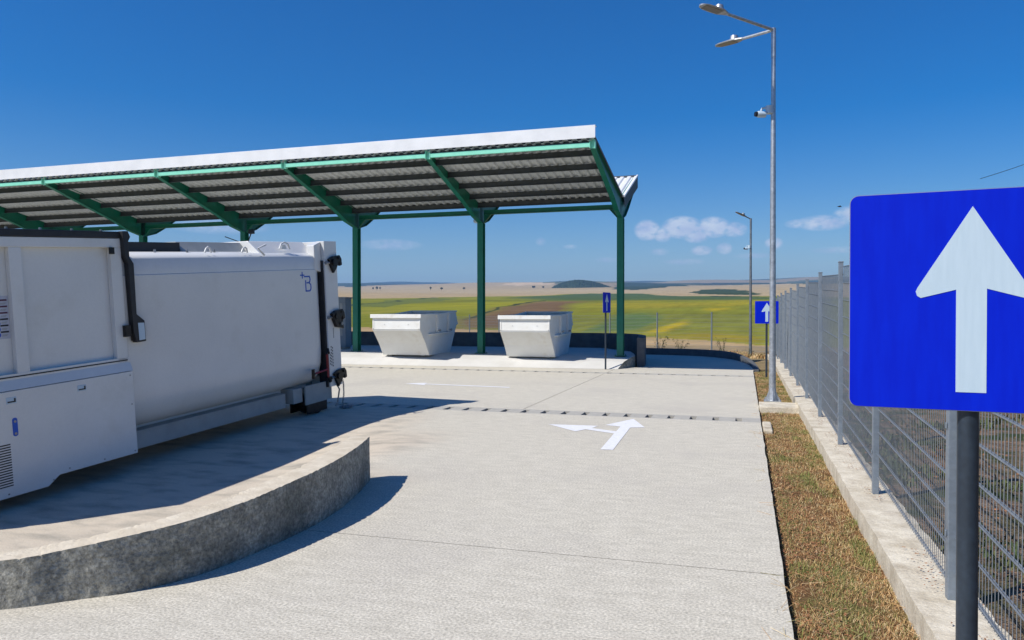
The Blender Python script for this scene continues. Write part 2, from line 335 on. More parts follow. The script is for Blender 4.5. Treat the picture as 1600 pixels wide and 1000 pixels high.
    for k, p in polys:
        m = inside(p); base = np.array(C[k]); soft = None
        if k.startswith('yel') or k in ('green2','darkband','brown'):
            keep = (wx, wy); soft = np.zeros(X.shape)
            for q_ in range(7):
                a_ = q_*.9; wx = keep[0]+Rr*.011*math.cos(a_*2.1)*(.4+.1*q_); wy = keep[1]+Rr*.13*math.sin(a_*1.7)*(.4+.1*q_); soft += inside(p)
            wx, wy = keep; soft = (soft/7)[..., None]
        v = 1+.10*nz_(12, 30, 17)[..., None] if k not in ('tan',) else 1+.09*nz_(150, 260, 18)[..., None]
        if k.startswith('yel'):
            w = np.clip(.5+.9*nz_(9, 26, 21)+.5*nz_(3.1, 11, 22), 0, 1)[..., None]; w = w*soft; col = col*(1-w)+base*w
        elif soft is not None: col = col*(1-soft)+base*v*soft
        else: col = np.where(m[..., None], base*v, col)
    m = inside(polys[3][1]); q = nz_(200, 500, 31)
    col[m & (q > .33)] = (.36,.27,.15); col[m & (q < -.42)] = (.52,.39,.25)
    nf = Rr < 60; col[nf & (X > -60)] = (.27,.2,.11); 
    nA = len(az); nR = len(rr)
    V = np.stack([X, Y, Z], -1).reshape(-1, 3)
    i, j = np.meshgrid(np.arange(nA), np.arange(nR-1)); i2 = (i+1) % nA
    F = np.stack([j*nA+i, (j+1)*nA+i, (j+1)*nA+i2, j*nA+i2], -1).reshape(-1, 4)
    me = bpy.data.meshes.new('countryside'); me.vertices.add(len(V)); me.vertices.foreach_set('co', V.ravel())
    me.loops.add(F.size); me.loops.foreach_set('vertex_index', F.ravel().astype(np.int32))
    me.polygons.add(len(F)); me.polygons.foreach_set('loop_start', np.arange(0, F.size, 4, dtype=np.int32))
    me.polygons.foreach_set('use_smooth', np.ones(len(F), bool))
    at = me.color_attributes.new('crop', 'FLOAT_COLOR', 'POINT')
    rgba = np.concatenate([np.clip(col, .005, 1), np.ones(X.shape+(1,))], -1); at.data.foreach_set('color', rgba.ravel().astype(np.float32))
    me.update(calc_edges=True); me.validate()
    o = bpy.data.objects.new('countryside', me); COL.objects.link(o); tag(o, kind='structure')
    m = bpy.data.materials.new('crop_fields'); m.use_nodes = True; t = m.node_tree; b = t.nodes['Principled BSDF']
    b.inputs['Roughness'].default_value = 1; b.inputs['Specular IOR Level'].default_value = .05
    a = N(t, 'ShaderNodeAttribute', attribute_name='crop'); co = N(t, 'ShaderNodeTexCoord')
    mp = N(t, 'ShaderNodeMapping'); mp.inputs['Scale'].default_value = (1.1,.12,1); mp.inputs['Rotation'].default_value = (0,0,R(-35))
    t.links.new(co.outputs['Object'], mp.inputs[0])
    n = N(t, 'ShaderNodeTexNoise'); n.inputs['Scale'].default_value = .35; n.inputs['Detail'].default_value = 10; n.inputs['Roughness'].default_value = .7
    t.links.new(mp.outputs[0], n.inputs['Vector'])
    n2 = N(t, 'ShaderNodeTexNoise'); n2.inputs['Scale'].default_value = .03; n2.inputs['Detail'].default_value = 9; n2.inputs['Roughness'].default_value = .65
    t.links.new(co.outputs['Object'], n2.inputs['Vector'])
    f = M(t, 'ADD', M(t, 'MULTIPLY_ADD', n.outputs[0], 1.1, .05), M(t, 'MULTIPLY', n2.outputs[0], .85))
    mm = N(t, 'ShaderNodeMixRGB', blend_type='MULTIPLY'); mm.inputs[0].default_value = 1
    t.links.new(a.outputs['Color'], mm.inputs[1]); t.links.new(f, mm.inputs[2]); t.links.new(mm.outputs[0], b.inputs['Base Color'])
    me.materials.append(m)
build_landscape()

def terrain_z(x, y):
    r = math.hypot(x, y); z = float(np.interp(r, TR, TZ)); b = math.atan2(x, y)+YAW
    return z*(1+.15*math.tan(max(-.8, min(.8, b)))) if z > 0 else z
# wooded hill: one far-off wood
def wooded_hill():
    d = 2450; b = math.atan2(-.0, 1)-YAW+math.atan(107/1190); cx, cy = d*math.sin(b), d*math.cos(b); z0 = terrain_z(cx, cy)-9
    mb = MB(); nx, ny = 90, 40
    sx = Vector((math.cos(-b), math.sin(-b), 0)); 
    right = Vector((math.cos(b), -math.sin(b), 0)); fwd = Vector((math.sin(b), math.cos(b), 0))
    for j in range(ny+1):
        for i in range(nx+1):
            u = -1+2*i/nx; v = -1+2*j/ny; r = math.hypot(u*(.9 if u < 0 else 1.0), v)
            h = 33*max(0, 1-r**2)**.8*(1-.25*max(0, u))
            if h > 0: h += noise.noise(Vector((u*22, v*14, 1)))*2.8+noise.noise(Vector((u*60, v*30, 4)))*2.2
            p = Vector((cx, cy, z0)) + right*u*92*(1+.25*(u > 0)) + fwd*v*120; mb.v.append((p.x, p.y, p.z+h))
    for j in range(ny):
        for i in range(nx): a = j*(nx+1)+i; mb.f.append((a, a+1, a+nx+2, a+nx+1)); mb.m.append(0)
    m = mat('distant_wood', (.035,.055,.025), (.02,.033,.016), 1, scale=.07, detail=9, spec=.05, bump=1, bscale=.2, bdist=3)
    tag(mb.build('wooded_hill', m, fixn=False), 'low dark wooded hill rising on the horizon between the canopy posts', 'wood', kind='stuff')
wooded_hill()
def far_tree(px, d, h, w, label):
    b = math.atan((px-800)/1190)-YAW; x, y = d*math.sin(b), d*math.cos(b); z = terrain_z(x, y)
    t = empty('field_tree', (x, y, z), label=label, cat='tree', group='lone trees on the skyline')
    tr = MB(); tr.tube([(0,0,-2),(0,0,h*.45)], [w*.06, w*.04], 6); tr.build('trunk', BARK, t)
    c = MB(); rnd = random.Random(int(px))
    for k in range(130):
        a = rnd.uniform(0, 6.28); e = rnd.uniform(-1, 1); rr = rnd.random()**.4
        p = Vector((math.cos(a)*math.sqrt(1-e*e)*w/2*rr, math.sin(a)*math.sqrt(1-e*e)*w/2*rr, h*.62+e*h*.4*rr)); s_ = w*.13*rnd.uniform(.6, 1.3)
        vs = [p+Vector((rnd.uniform(-1,1), rnd.uniform(-1,1), rnd.uniform(-1,1)))*s_ for _ in range(4)]
        c.add(vs, [(0,1,2),(0,2,3),(0,3,1)])
    c.build('crown', LEAFD, t, fixn=False); t.scale = (.55,.55,.62)
for px, d, h, w, l in [(583,1950,11,9,'small lone tree on the skyline, leftmost of those left of the second post'),(589,1950,13,12,'rounded lone tree, second in the row on the skyline left of the second post'),
                    (594,1960,12,9,'narrow lone tree, rightmost of the tight trio on the skyline'),(673,1900,13,10,'lone tree on the tan skyline just left of the second canopy post'),
                    (690,1900,10,13,'low wide lone tree right behind the second canopy post line on the skyline'),(725,1900,11,12,'lone tree on the skyline over the tan stubble, nearest the third post'),
                    (834,2300,12,20,'low clump of trees on the tan rise left of the wooded hill'),(849,2300,10,14,'small bushy tree on the tan rise beside the wooded hill')]:
    far_tree(px, d, h, w, l)

# ---------------------------------------------------------------- site ground
CO = Vector((-6.821, 11.818, 0)); CAX = Vector((.1150,.9907,.0722)).normalized(); CXR = CAX.cross(Vector((0,0,1))).normalized(); CUZ = CXR.cross(CAX)
WP = [(-14,.9,.2),(-9,1.35,.22),(-6.2,2.15,.24),(-4.9,2.8,.262),(-4.062,3.292,.282),(-3.819,3.497,.305),(-3.57,3.722,.345),(-3.385,4.059,.37),(-3.295,4.603,.395),(-3.282,5.43,.435),(-3.41,6.2,.445),(-3.626,6.949,.442)]
wpath = smooth_path(WP, 34)
side_poly = [(p[0]-.1, p[1]) for p in wpath[::20]]+[(-3.72,6.95),(-4.0,8.4),(-4.5,10),(-5.2,11.8),(-5.6,12.4)]
def side_dist(x, y):
    best = 1e9; sg = 1
    for (ax, ay), (bx, by) in zip(side_poly[:-1], side_poly[1:]):
        dx, dy = bx-ax, by-ay; t = max(0, min(1, ((x-ax)*dx+(y-ay)*dy)/(dx*dx+dy*dy))); qx, qy = ax+dx*t, ay+dy*t
        d = math.hypot(x-qx, y-qy)
        if d < best: best = d; sg = 1 if dx*(y-ay)-dy*(x-ax) > 0 else -1
    return best*sg
def road_z(x, y):
    if x > -2.4: return 0.
    s_ = side_dist(x, y)
    if s_ <= 0: return 0.
    u = (x-CO.x)*CAX.x+(y-CO.y)*CAX.y
    z = max(-.42, min(0, .0722*u))
    return z*sstep(s_/(.08 if y < 6.95 else 1.6))
def lin(a, b, st): n = max(1, round((b-a)/st)); return [a+(b-a)*i/n for i in range(n+1)]
XR = .25
def edge_x(y): return XR + .012*noise.noise(Vector((0, y*1.7, 0)))+.006*noise.noise(Vector((3, y*9, 0)))
road = MB()
def slab(x0, x1, y0, y1, f=road_z, st=.3, redge=False):
    xs = lin(x0, x1, st); ys = lin(y0, y1, st if not redge else .15); o = len(road.v); road.grid(xs, ys, f)
    if redge:
        n = len(xs)
        for j, y in enumerate(ys):
            v = road.v[o+j*n+n-1]; road.v[o+j*n+n-1] = (edge_x(y), v[1], v[2])
        base = len(road.v); 
        for j, y in enumerate(ys): ex = edge_x(y); road.v += [(ex, y, 0), (ex-.015+.02*noise.noise(Vector((5,y*4,0))), y, -.16)]
        for j in range(len(ys)-1): a = base+2*j; road.f.append((a, a+1, a+3, a+2)); road.m.append(0)
J1, D1, D1b, D2, D2b = 5.2, 12.33, 12.83, 20.98, 21.36
XS = -2.4
slab(-16, XS, -6, .6, st=1); slab(-16, -9, .6, J1, st=.35); slab(-9, XS, .6, J1, st=.1)
slab(XS, XR, -6, J1, st=.5, redge=True)
slab(-16, -9, J1, D1, st=.5); slab(-9, -4.4, J1, D1, st=.12); slab(-4.4, XS, J1+.007, D1, st=.12)
slab(XS, XR, J1+.007, D1, st=.5, redge=True)
slab(-30, -3.712, D1b, D2, st=2); slab(-3.70, XR, D1b, D2, st=.5, redge=True)
slab(-30, -3.712, D2b, 23.2, st=2); slab(-3.70, XR, D2b, 23.2, st=.5, redge=True)
# the far bend of the road, behind the platform
kp = smooth_path([(.26,23.2),(.24,24.6),(-.02,27.0),(-.6,29.0),(-1.7,30.4),(-3.5,31.0),(-7,31.2),(-14,31.2)], 6)
pl = [tuple(p) for p in kp]+[(-14,29.5),(-4.8,29.0),(-3.4,27),(-3.0,24),(-3.4,23.2)]
road.add([(p[0], p[1], 0) for p in pl], [tuple(range(len(pl)))])
ro = road.build('road', CONC, fixn=False); tag(ro, kind='structure')
sa = ro.data.attributes.new('stain', 'FLOAT', 'POINT')
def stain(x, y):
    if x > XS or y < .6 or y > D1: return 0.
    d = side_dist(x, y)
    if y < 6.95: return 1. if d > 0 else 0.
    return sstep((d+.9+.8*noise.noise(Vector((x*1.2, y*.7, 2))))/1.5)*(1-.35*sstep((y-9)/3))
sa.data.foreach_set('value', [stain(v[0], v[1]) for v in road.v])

def drain(y0, y1, x0, x1, sp, sw, sl_, label):
    mb = MB(); ch = MB(); z = .0; yc = (y0+y1)/2
    xs = []; x = x1-.33
    while x > x0+.2: xs.append(x); x -= sp
    xs = xs[::-1]; prev = x0
    for q in xs:
        mb.box(prev, q-sw/2, y0, y1, -.05, z); mb.box(q-sw/2, q+sw/2, y0, yc-sl_/2, -.05, z); mb.box(q-sw/2, q+sw/2, yc+sl_/2, y1, -.05, z); prev = q+sw/2
    mb.box(prev, x1, y0, y1, -.05, z)
    e = empty('drain_channel', (0, 0, 0), label=label, cat='drain', group='slotted drains across the road')
    mb.build('slotted_cover', DRAINC, e, fixn=False)
    ch.box(x0, x1, yc-sl_/2-.03, yc+sl_/2+.03, -.45, -.44); ch.box(x0, x1, yc-sl_/2-.05, yc-sl_/2-.03, -.45, -.051); ch.box(x0, x1, yc+sl_/2+.03, yc+sl_/2+.05, -.45, -.051)
    ch.build('channel_trough', BLACK, e)  # black colour stands in for the shade down in the slots
drain(D1, D1b, -16, XR, .352, .10, .37, 'slotted concrete drain crossing the road just beyond the painted double arrow')
drain(D2, D2b, -30, XR, .352, .12, .28, 'slotted concrete drain crossing the road in front of the skips platform')

def flat(name, polys, z=.004, m=PAINTW, kind='structure'):
    mb = MB()
    for p in polys: mb.add([(x, y, z) for x, y in p], [tuple(range(len(p)))])
    o = mb.build(name, m, fixn=False); tag(o, kind=kind)
    for f in o.data.polygons:
        if f.normal.z < 0: f.flip()
    return o
flat('road_arrow_marking', [[(-1.70,9.32),(-1.545,9.335),(-1.603,11.22),(-1.40,11.30),(-1.685,12.15),(-2.0,11.36),(-1.755,11.27),(-1.742,10.80),(-2.13,11.0),(-2.09,11.25),(-2.84,11.195),(-2.30,10.63),(-2.20,10.86),(-1.74,10.60)]])
flat('turn_arrow_marking', [[(-7.75,16.62),(-7.30,16.95),(-7.26,16.72),(-5.08,16.52),(-5.06,16.36),(-7.22,16.58),(-7.10,16.36)]])
# pale tyre-polished streaks are in the concrete itself; loose cracks
# ---------------------------------------------------------------- near parapet
mb = MB()
wall_ribbon(mb, wpath, .2, lambda i: -.55 if wpath[i][0] < -30 else -.02 , lambda i: wpath[i][2], rough=.006, mi_side=0, mi_top=1, nz=14)
# inner face reaches down to the sunken pad
for i in range(len(wpath)-1):
    pass
w = mb.build('retaining_wall', [WALLC, WALLT], smooth=True)
tag(w, 'low curved rough concrete wall with a pale top, sweeping across the near left', 'low wall')
mb = MB(); ring = []
for i in range(len(wpath)):
    a = wpath[max(i-1,0)]; b = wpath[min(i+1,len(wpath)-1)]; d = np.array([b[0]-a[0], b[1]-a[1]]); d /= np.linalg.norm(d); nl = (-d[1], d[0]); p = wpath[i]
    mb.v += [(p[0]+nl[0]*.02, p[1]+nl[1]*.02, -.02), (p[0]+nl[0]*.18, p[1]+nl[1]*.18, -.02), (p[0]+nl[0]*.18, p[1]+nl[1]*.18, -.6), (p[0]+nl[0]*.02, p[1]+nl[1]*.02, -.6)]
for i in range(len(wpath)-1):
    for k in range(4): a = 4*i+k; b = 4*i+(k+1) % 4; mb.f.append((a, b, b+4, a+4)); mb.m.append(0)
mb.build('footing', WALLC, w)

# ---------------------------------------------------------------- verge, grass strip, soil
def verge_z(x, y):
    r = math.hypot(x, y); return -.09-.47*sstep((r-27)/16)+.03*noise.noise(Vector((x*.8, y*.8, 0)))
vg = MB(); 
def outside_bend(x, y):
    return math.hypot(x, y) < 45
vg.grid(lin(-40, 1.3, .6), lin(23.4, 46, .5), verge_z, keep=outside_bend)
tag(vg.build('dry_verge', VERGE, fixn=False, smooth=True), kind='structure')
gs = MB(); gs.grid(lin(.2, .98, .06), lin(-1, 24.4, .08), lambda x, y: -.055+.02*noise.noise(Vector((x*4, y*4, 0)))-.03*sstep((.34-x)/.12))
tag(gs.build('grass_strip', GRASSG, fixn=False, smooth=True), kind='structure')
so = MB(); so.grid(lin(1.2, 43, .3), lin(-6, 46, .4), lambda x, y: .03-.5*sstep((math.hypot(x,y)-27)/16)+.07*noise.noise(Vector((x*.9, y*.9, 3)))*min(1, (x-1.2)/.5)+.035*noise.noise(Vector((x*4, y*4, 3)))*min(1, (x-1.2)/.5), keep=lambda x, y: math.hypot(x, y) < 45)
tag(so.build('weedy_ground', SOIL, fixn=False, smooth=True), kind='structure')

def blades(name, n, region, hgt, wid, lean, m, label, cat, zf, dens=None, seed=1):
    rnd = random.Random(seed); mb = MB()
    while n > 0:
        x = rnd.uniform(region[0], region[1]); y = region[2]+(region[3]-region[2])*rnd.random()**region[4]
        if dens and rnd.random() > dens(x, y): continue
        n -= 1
        z = zf(x, y); a = rnd.uniform(0, 6.28); h = hgt*rnd.uniform(.4, 1.3); l = lean*rnd.uniform(.2, 1.3)*h; ww = wid*rnd.uniform(.6, 1.3)*(1+y*.06)/2
        dx, dy = math.cos(a), math.sin(a); px, py = -dy*ww, dx*ww
        mid = (x+dx*l*.4, y+dy*l*.4, z+h*.6); tip = (x+dx*l, y+dy*l, z+h*(1-.35*min(1.5, lean*.6)))
        mb.add([(x-px, y-py, z-.005), (x+px, y+py, z-.005), (mid[0]+px*.8, mid[1]+py*.8, mid[2]), (mid[0]-px*.8, mid[1]-py*.8, mid[2]), tip], [(0,1,2,3),(3,2,4)])
    return tag(mb.build(name, m, fixn=False), label, cat, kind='stuff')
def strip_d(x, y):
    q = .5+.7*noise.noise(Vector((x*3.2, y*1.6, 0)))
    return min(1, q)*(1 if x > .4 else .55)
blades('dry_grass', 75000, (.27,.93,1.6,24,1.7), .026, .0024, 1.5, STRAW, 'short dry straw coloured grass in the strip beside the road', 'grass', lambda x, y: -.055, lambda x, y: .75*strip_d(x,y)+.25, 1)
blades('green_grass', 18000, (.33,.93,1.6,24,1.7), .034, .0028, 1.0, GREENB, 'sparse green grass tufts growing in the dry strip', 'grass', lambda x, y: -.055, lambda x, y: max(0, noise.noise(Vector((x*2.7, y*1.3, 7)))*2.2+.12), 2)
def long_straws(n, seed):
    rnd = random.Random(seed); mb = MB()
    for _ in range(n):
        x = rnd.uniform(.22, .92); y = 1.8+16*rnd.random()**1.6; a = rnd.uniform(0, 6.28); l = rnd.uniform(.06, .2); z = -.035+rnd.uniform(0, .02)
        if x < .3: z = .006; x -= rnd.uniform(0, .12)
        p = [(x+math.cos(a)*l*t, y+math.sin(a)*l*t+.02*math.sin(3*t), z+.012*math.sin(3*t)) for t in (-.5, 0, .5)]; mb.tube(p, .0012, 4)
    tag(mb.build('straw_stalks', STRAW, fixn=False), 'long pale dry stalks lying over the grass strip and road edge', 'straw', kind='stuff')
long_straws(420, 21)
blades('grass_tufts', 4500, (.30,.93,1.6,22,1.6), .055, .0030, .7, GREENB, 'taller green grass tufts scattered in the strip by the fence kerb', 'grass', lambda x, y: -.055, lambda x, y: max(0, noise.noise(Vector((x*5.5, y*3.0, 27)))*3.2-.75), 6)
blades('verge_grass', 9000, (-12,1.2,31,45,1), .20, .010, .5, STRAW, 'tall dry grass growing along the far fence', 'grass', lambda x, y: verge_z(x, y), lambda x, y: max(0, noise.noise(Vector((x*.5, y*.5, 7)))*1.6+.25)*(1 if math.hypot(x+3, y-27) > 8.6 and math.hypot(x,y) < 44.5 else 0), 3)
blades('soil_weeds', 13000, (1.3,9,2.2,22,1.3), .09, .014, .8, WEEDM, 'low green weeds growing on the soil behind the mesh fence', 'weeds', lambda x, y: .02, lambda x, y: max(0, noise.noise(Vector((x*.9, y*.9, 17)))*2.3+.1), 4)
def litter(name, n, rg, size, m, label, seed, zf):
    rnd = random.Random(seed); mb = MB()
    for _ in range(n):
        x = rnd.uniform(rg[0], rg[1]); y = rg[2]+(rg[3]-rg[2])*rnd.random()**1.5
        if noise.noise(Vector((x*1.5, y*1.1, 30))) < rg[4]: continue
        s_ = size*rnd.uniform(.5, 1.4); a = rnd.uniform(0, 6.28); z = zf(x, y); t = rnd.uniform(-.5, .5)
        c, s2 = math.cos(a), math.sin(a)
        pts = [(-1,0,.1),(0,-.5,.0),(1,0,.3),(0,.5,.25)]
        mb.add([(x+(p[0]*c-p[1]*s2)*s_, y+(p[0]*s2+p[1]*c)*s_, z+p[2]*s_+p[0]*t*s_*.4+.004) for p in pts], [(0,1,2,3)])
    tag(mb.build(name, m, fixn=False), label, 'leaf litter', kind='stuff')
litter('leaf_litter', 3600, (1.25,6,2,18,-.05), .022, DEADL, 'reddish and pale dead leaves scattered behind the fence', 9, lambda x, y: .09 if x < 1.4 else .07)
litter('kerb_litter', 2600, (1.0,1.24,2,22,-.02), .009, DEADL, 'reddish dead leaves caught on the fence kerb', 10, lambda x, y: .118)
litter('strip_litter', 9000, (.27,.58,1.6,20,-.35), .010, DEADL, 'reddish brown plant litter along the road edge of the grass strip', 12, lambda x, y: -.045)

# ---------------------------------------------------------------- fence kerb
kb = MB(); kpath = [(.90+.012*noise.noise(Vector((9, y*.8, 0))), y) for y in lin(-2, 36, .12)]
# body left of the path heading -y is +x, so run the path backwards
kr = kpath[::-1]
wall_ribbon(kb, kr, .36, -.2, lambda i: .105+.008*noise.noise(Vector((0, kr[i][1]*.9, 5)))-.3*sstep((kr[i][1]-26)/12), rough=.008, nz=4)
tag(kb.build('fence_kerb', KERBC, smooth=True), 'long worn concrete kerb carrying the tall mesh fence', 'kerb')
pb = MB(); pb.box(.26, 1.0, 13.95, 14.75, -.2, .055); 
tag(pb.build('lamp_plinth', KERBC, bevel=.015), 'square concrete plinth under the tall double-headed street lamp', 'plinth')
rb = MB(); rb.box(.27,.40,11.6,12.5,-.15,.0); tag(rb.build('broken_kerb_stone', KERBC, bevel=.02), 'broken lump of concrete at the road edge where the nearer drain ends', 'kerb stone')

# ---------------------------------------------------------------- mesh fences
def fence_panel(w, h=2.03):
    mb = MB(); n = round(w/.05)
    for i in range(n+1):
        x = .02+(w-.04)*i/n; mb.tube([(x,0,0),(x,0,h)], .0022, 4, caps=False)
    for k in range(11):
        z = .03+k*.2
        for s_ in (-.006,.006): mb.tube([(.0,s_,z),(w,s_,z)], .0042, 5, caps=False)
    return mb
def fence_post(h=2.2):
    mb = MB(); mb.box(-.025,.025,-.032,.032,-.08,h); mb.box(-.029,.029,-.036,.036,h,h+.014)
    for z in (.35,.95,1.55,1.95): mb.box(-.034,-.0255,-.012,.012,z,z+.035)
    return mb
fe = empty('mesh_fence', (1.11, 4.77, .1), label='tall grey welded mesh fence running along the right side of the road', cat='fence', group='welded mesh fences')
SPc = 2.58
pp = fence_post().build('fence_post', POSTC, fe, bevel=.004); pn = fence_panel(SPc-.06).build('mesh_panel', ZINC, fe, fixn=False, smooth=True)
pn.rotation_euler = (0,0,PI/2)
for k in range(-1, 13):
    y = k*SPc; dz = -.3*sstep((y+4.77-26)/12)
    if k != -1:
        a = pp if k == 0 else pp.copy()
        if k: COL.objects.link(a)
        a.parent = fe; a.location = (0, y, dz)
    if k < 12:
        b = pn if k == -1 else pn.copy()
        if k != -1: COL.objects.link(b)
        b.parent = fe; b.location = (.02, y+.03, dz+.028); b.rotation_euler = (0, R(-2.1), PI/2)
# far fence
F0 = Vector((-1.64,41.3,0)); FD = Vector((-3.06,2.2,0)); fl = FD.length; fa = math.atan2(FD.y, FD.x)
ff = empty('mesh_fence', (F0.x, F0.y, -.5), fa, label='thin see-through mesh fence across the far end of the site, before the crop field', cat='fence', group='welded mesh fences')
p2 = fence_post(2.2).build('fence_post', ZINC, ff); n2 = fence_panel(fl-.06).build('mesh_panel', ZINC, ff, fixn=False)
for k in range(-1, 9):
    dz = -.03*k if k > 0 else .0
    a = p2 if k == -1 else p2.copy(); b = n2 if k == -1 else n2.copy()
    if k != -1: COL.objects.link(a); COL.objects.link(b)
    a.parent = ff; b.parent = ff; a.location = (k*fl, 0, dz); b.location = (k*fl+.03, 0, dz+.03)

# ---------------------------------------------------------------- platform
ROTC = R(3.1); ROTK = R(-.78)
plat = MB()
def prof(y): return float(np.interp(y, [0,.45,.95,1.4,8], [.003,.2,.3,.33,.335]))
ys = [0,.25,.45,.7,.95,1.4,2.5,4,6.6]
def xr_(y): return float(np.interp(y, [0,1.3,3.2,5,6.6], [0,.42,.2,-.2,-1.4]))
o0 = len(plat.v)
for y in ys:
    for x in (-40, -20, -10, -5, -2): plat.v.append((x, y, prof(y)))
    plat.v.append((xr_(y), y, prof(y))); plat.v.append((xr_(y), y, -.12))
for j in range(len(ys)-1):
    for i in range(6): a = j*7+i; plat.f.append((a, a+1, a+8, a+7)); plat.m.append(1 if i == 5 else 0)
pf = plat.build('platform', [CONC2, WALLC], fixn=False); tag(pf, kind='structure')
pf.location = (-3.613, 22.647, 0); pf.rotation_euler = (0,0,ROTC)
mb = MB()
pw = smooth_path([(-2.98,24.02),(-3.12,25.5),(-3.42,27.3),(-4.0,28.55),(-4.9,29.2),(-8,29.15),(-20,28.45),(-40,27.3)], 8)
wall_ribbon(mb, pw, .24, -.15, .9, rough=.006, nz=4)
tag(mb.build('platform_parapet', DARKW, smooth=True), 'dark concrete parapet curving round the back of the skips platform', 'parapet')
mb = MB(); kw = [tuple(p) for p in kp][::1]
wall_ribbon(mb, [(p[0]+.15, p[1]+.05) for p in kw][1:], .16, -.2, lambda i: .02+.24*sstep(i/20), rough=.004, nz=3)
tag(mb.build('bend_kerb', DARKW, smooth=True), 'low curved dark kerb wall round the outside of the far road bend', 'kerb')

# ---------------------------------------------------------------- canopy
cy_ = empty('steel_canopy', (-3.715, 23.85, .33), ROTK, label='long green steel canopy with a white edged corrugated butterfly roof over the skips', cat='canopy')
BAY = 4.647; NB = 9; zc = -.33
GZ = lambda z: z-.33
def colmb():
    mb = MB(); b, t, h = .2, .014, .24
    mb.box(-b/2, b/2, -h/2, -h/2+t, 0, GZ(4.655)); mb.box(-b/2, b/2, h/2-t, h/2, 0, GZ(4.655)); mb.box(-.006,.006,-h/2+t,h/2-t,0,GZ(4.655))
    mb.box(-.17,.17,-.17,.17,.0,.018)
    for sx_ in (-1,1):
        for sy in (-1,1): mb.tube([(sx_*.13, sy*.145, .018),(sx_*.13, sy*.145, .05)], .014, 6)
    return mb
FY, FZ = -4.33, 6.20        # front tip of the sheet
BYy, BZ = 3.0, 6.47
VZ = 5.33
def armmb(dirn):
    mb = MB()
    if dirn < 0: pts = [(.12,4.66),(-.12,4.66),(-.75,4.80),(-1.45,5.08),(FY+.08,FZ-.24),(FY+.08,FZ-.03),(-.2,VZ-.01),(.12,VZ-.06)]
    else: pts = [(-.11,4.665),(.12,4.665),(.6,4.80),(1.15,5.10),(BYy-.1,BZ-.26),(BYy-.1,BZ-.09),(.2,VZ-.02),(-.11,VZ-.08)]
    P = [(y, GZ(z)) for y, z in pts]
    mb.prism(P, (-.007,0,0), (0,1,0), (0,0,1), (1,0,0), .014)
    n = len(P)
    for i in ((2,3),(3,4),(5,6)):
        a, b = P[i[0]], P[i[1]]; mb.bar((0,a[0],a[1]),(0,b[0],b[1]), .15, .016)
    a, b = P[1], P[2]; mb.bar((0,a[0],a[1]),(0,b[0],b[1]), .15, .016)
    return mb
def tipmb():
    mb = MB(); y = FY+.03
    mb.box(-.075,-.06,y-.06,y+.08,GZ(FZ-.24),GZ(FZ+.03)); mb.box(.06,.075,y-.06,y+.08,GZ(FZ-.24),GZ(FZ+.03)); mb.box(-.075,.075,y+.02,y+.034,GZ(FZ-.24),GZ(FZ+.03))
    return mb
def gusmb(sides=(-1,1)):
    mb = MB()
    for s_ in sides: mb.prism([(s_*.1,GZ(4.66)),(s_*.1,GZ(4.928)),(s_*.34,GZ(4.928))], (0,-.006,0), (1,0,0), (0,0,1), (0,1,0), .012); mb.bar((s_*.1,0,GZ(4.655)),(s_*.345,0,GZ(4.93)), .012,.09, up=(0,1,0))
    return mb
c0 = colmb().build('column', GREEN, cy_, bevel=.003); a0 = armmb(-1).build('front_arm', GREEN, cy_); b0 = armmb(1).build('rear_arm', GREEN, cy_)
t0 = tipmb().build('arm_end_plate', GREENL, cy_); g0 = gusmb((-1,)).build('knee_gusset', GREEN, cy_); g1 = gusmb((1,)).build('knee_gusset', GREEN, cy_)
bm0 = MB(); bm0.box(-BAY+.1,-.1,-.05,.05,GZ(4.93),GZ(4.945)); bm0.box(-BAY+.1,-.1,-.05,.05,GZ(5.065),GZ(5.08)); bm0.box(-BAY+.1,-.1,-.005,.005,GZ(4.945),GZ(5.065)); bo = bm0.build('tie_beam', GREEN, cy_)
fp = MB(); z0 = FZ-.21
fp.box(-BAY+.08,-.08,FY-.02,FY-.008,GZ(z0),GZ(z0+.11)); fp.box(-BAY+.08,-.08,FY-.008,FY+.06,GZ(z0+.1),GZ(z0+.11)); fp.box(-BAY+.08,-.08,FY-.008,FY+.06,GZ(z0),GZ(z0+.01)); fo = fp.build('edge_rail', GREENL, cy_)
for k in range(NB+1):
    for src, ok in ((c0,1),(a0,1),(b0,1),(t0,1),(g0,1),(g1,2),(bo,k < NB),(fo,k < NB)):
        if not ok: continue
        if ok == 2:
            if k == 0: continue
            q = src if k == 1 else src.copy()
            if k > 1: COL.objects.link(q); q.parent = cy_
            q.location = (-k*BAY, 0, 0); continue
        q = src if k == 0 else src.copy()
        if k: COL.objects.link(q); q.parent = cy_
        q.location = (-k*BAY, 0, 0)
LX0, LX1 = -NB*BAY-.3, .07
def purlin(y, z, sl_, h=.15):
    mb = MB(); z = GZ(z); mb.box(LX0+.05, LX1-.16, y-.004, y+.004, z-h, z-.004); mb.box(LX0+.05, LX1-.16, y+.004, y+.06, z-.012, z-.004); mb.box(LX0+.05, LX1-.16, y-.06, y-.004, z-h, z-h+.008); return mb
fs = (FZ-VZ)/(-FY-.25)
fz = lambda y: FZ - (y-FY)*fs
for y in (-3.8,-2.9,-2.0,-1.1,-.32): purlin(y, fz(y)-.052, fs, .17).build('purlin', PURL, cy_, fixn=False)
bs = (BZ-VZ)/(BYy-.2); bz = lambda y: VZ+(y-.2)*bs
for y in (.4,1.3,2.2,2.9): purlin(y, bz(y)-.05, bs, .12).build('purlin', PURL, cy_, fixn=False)
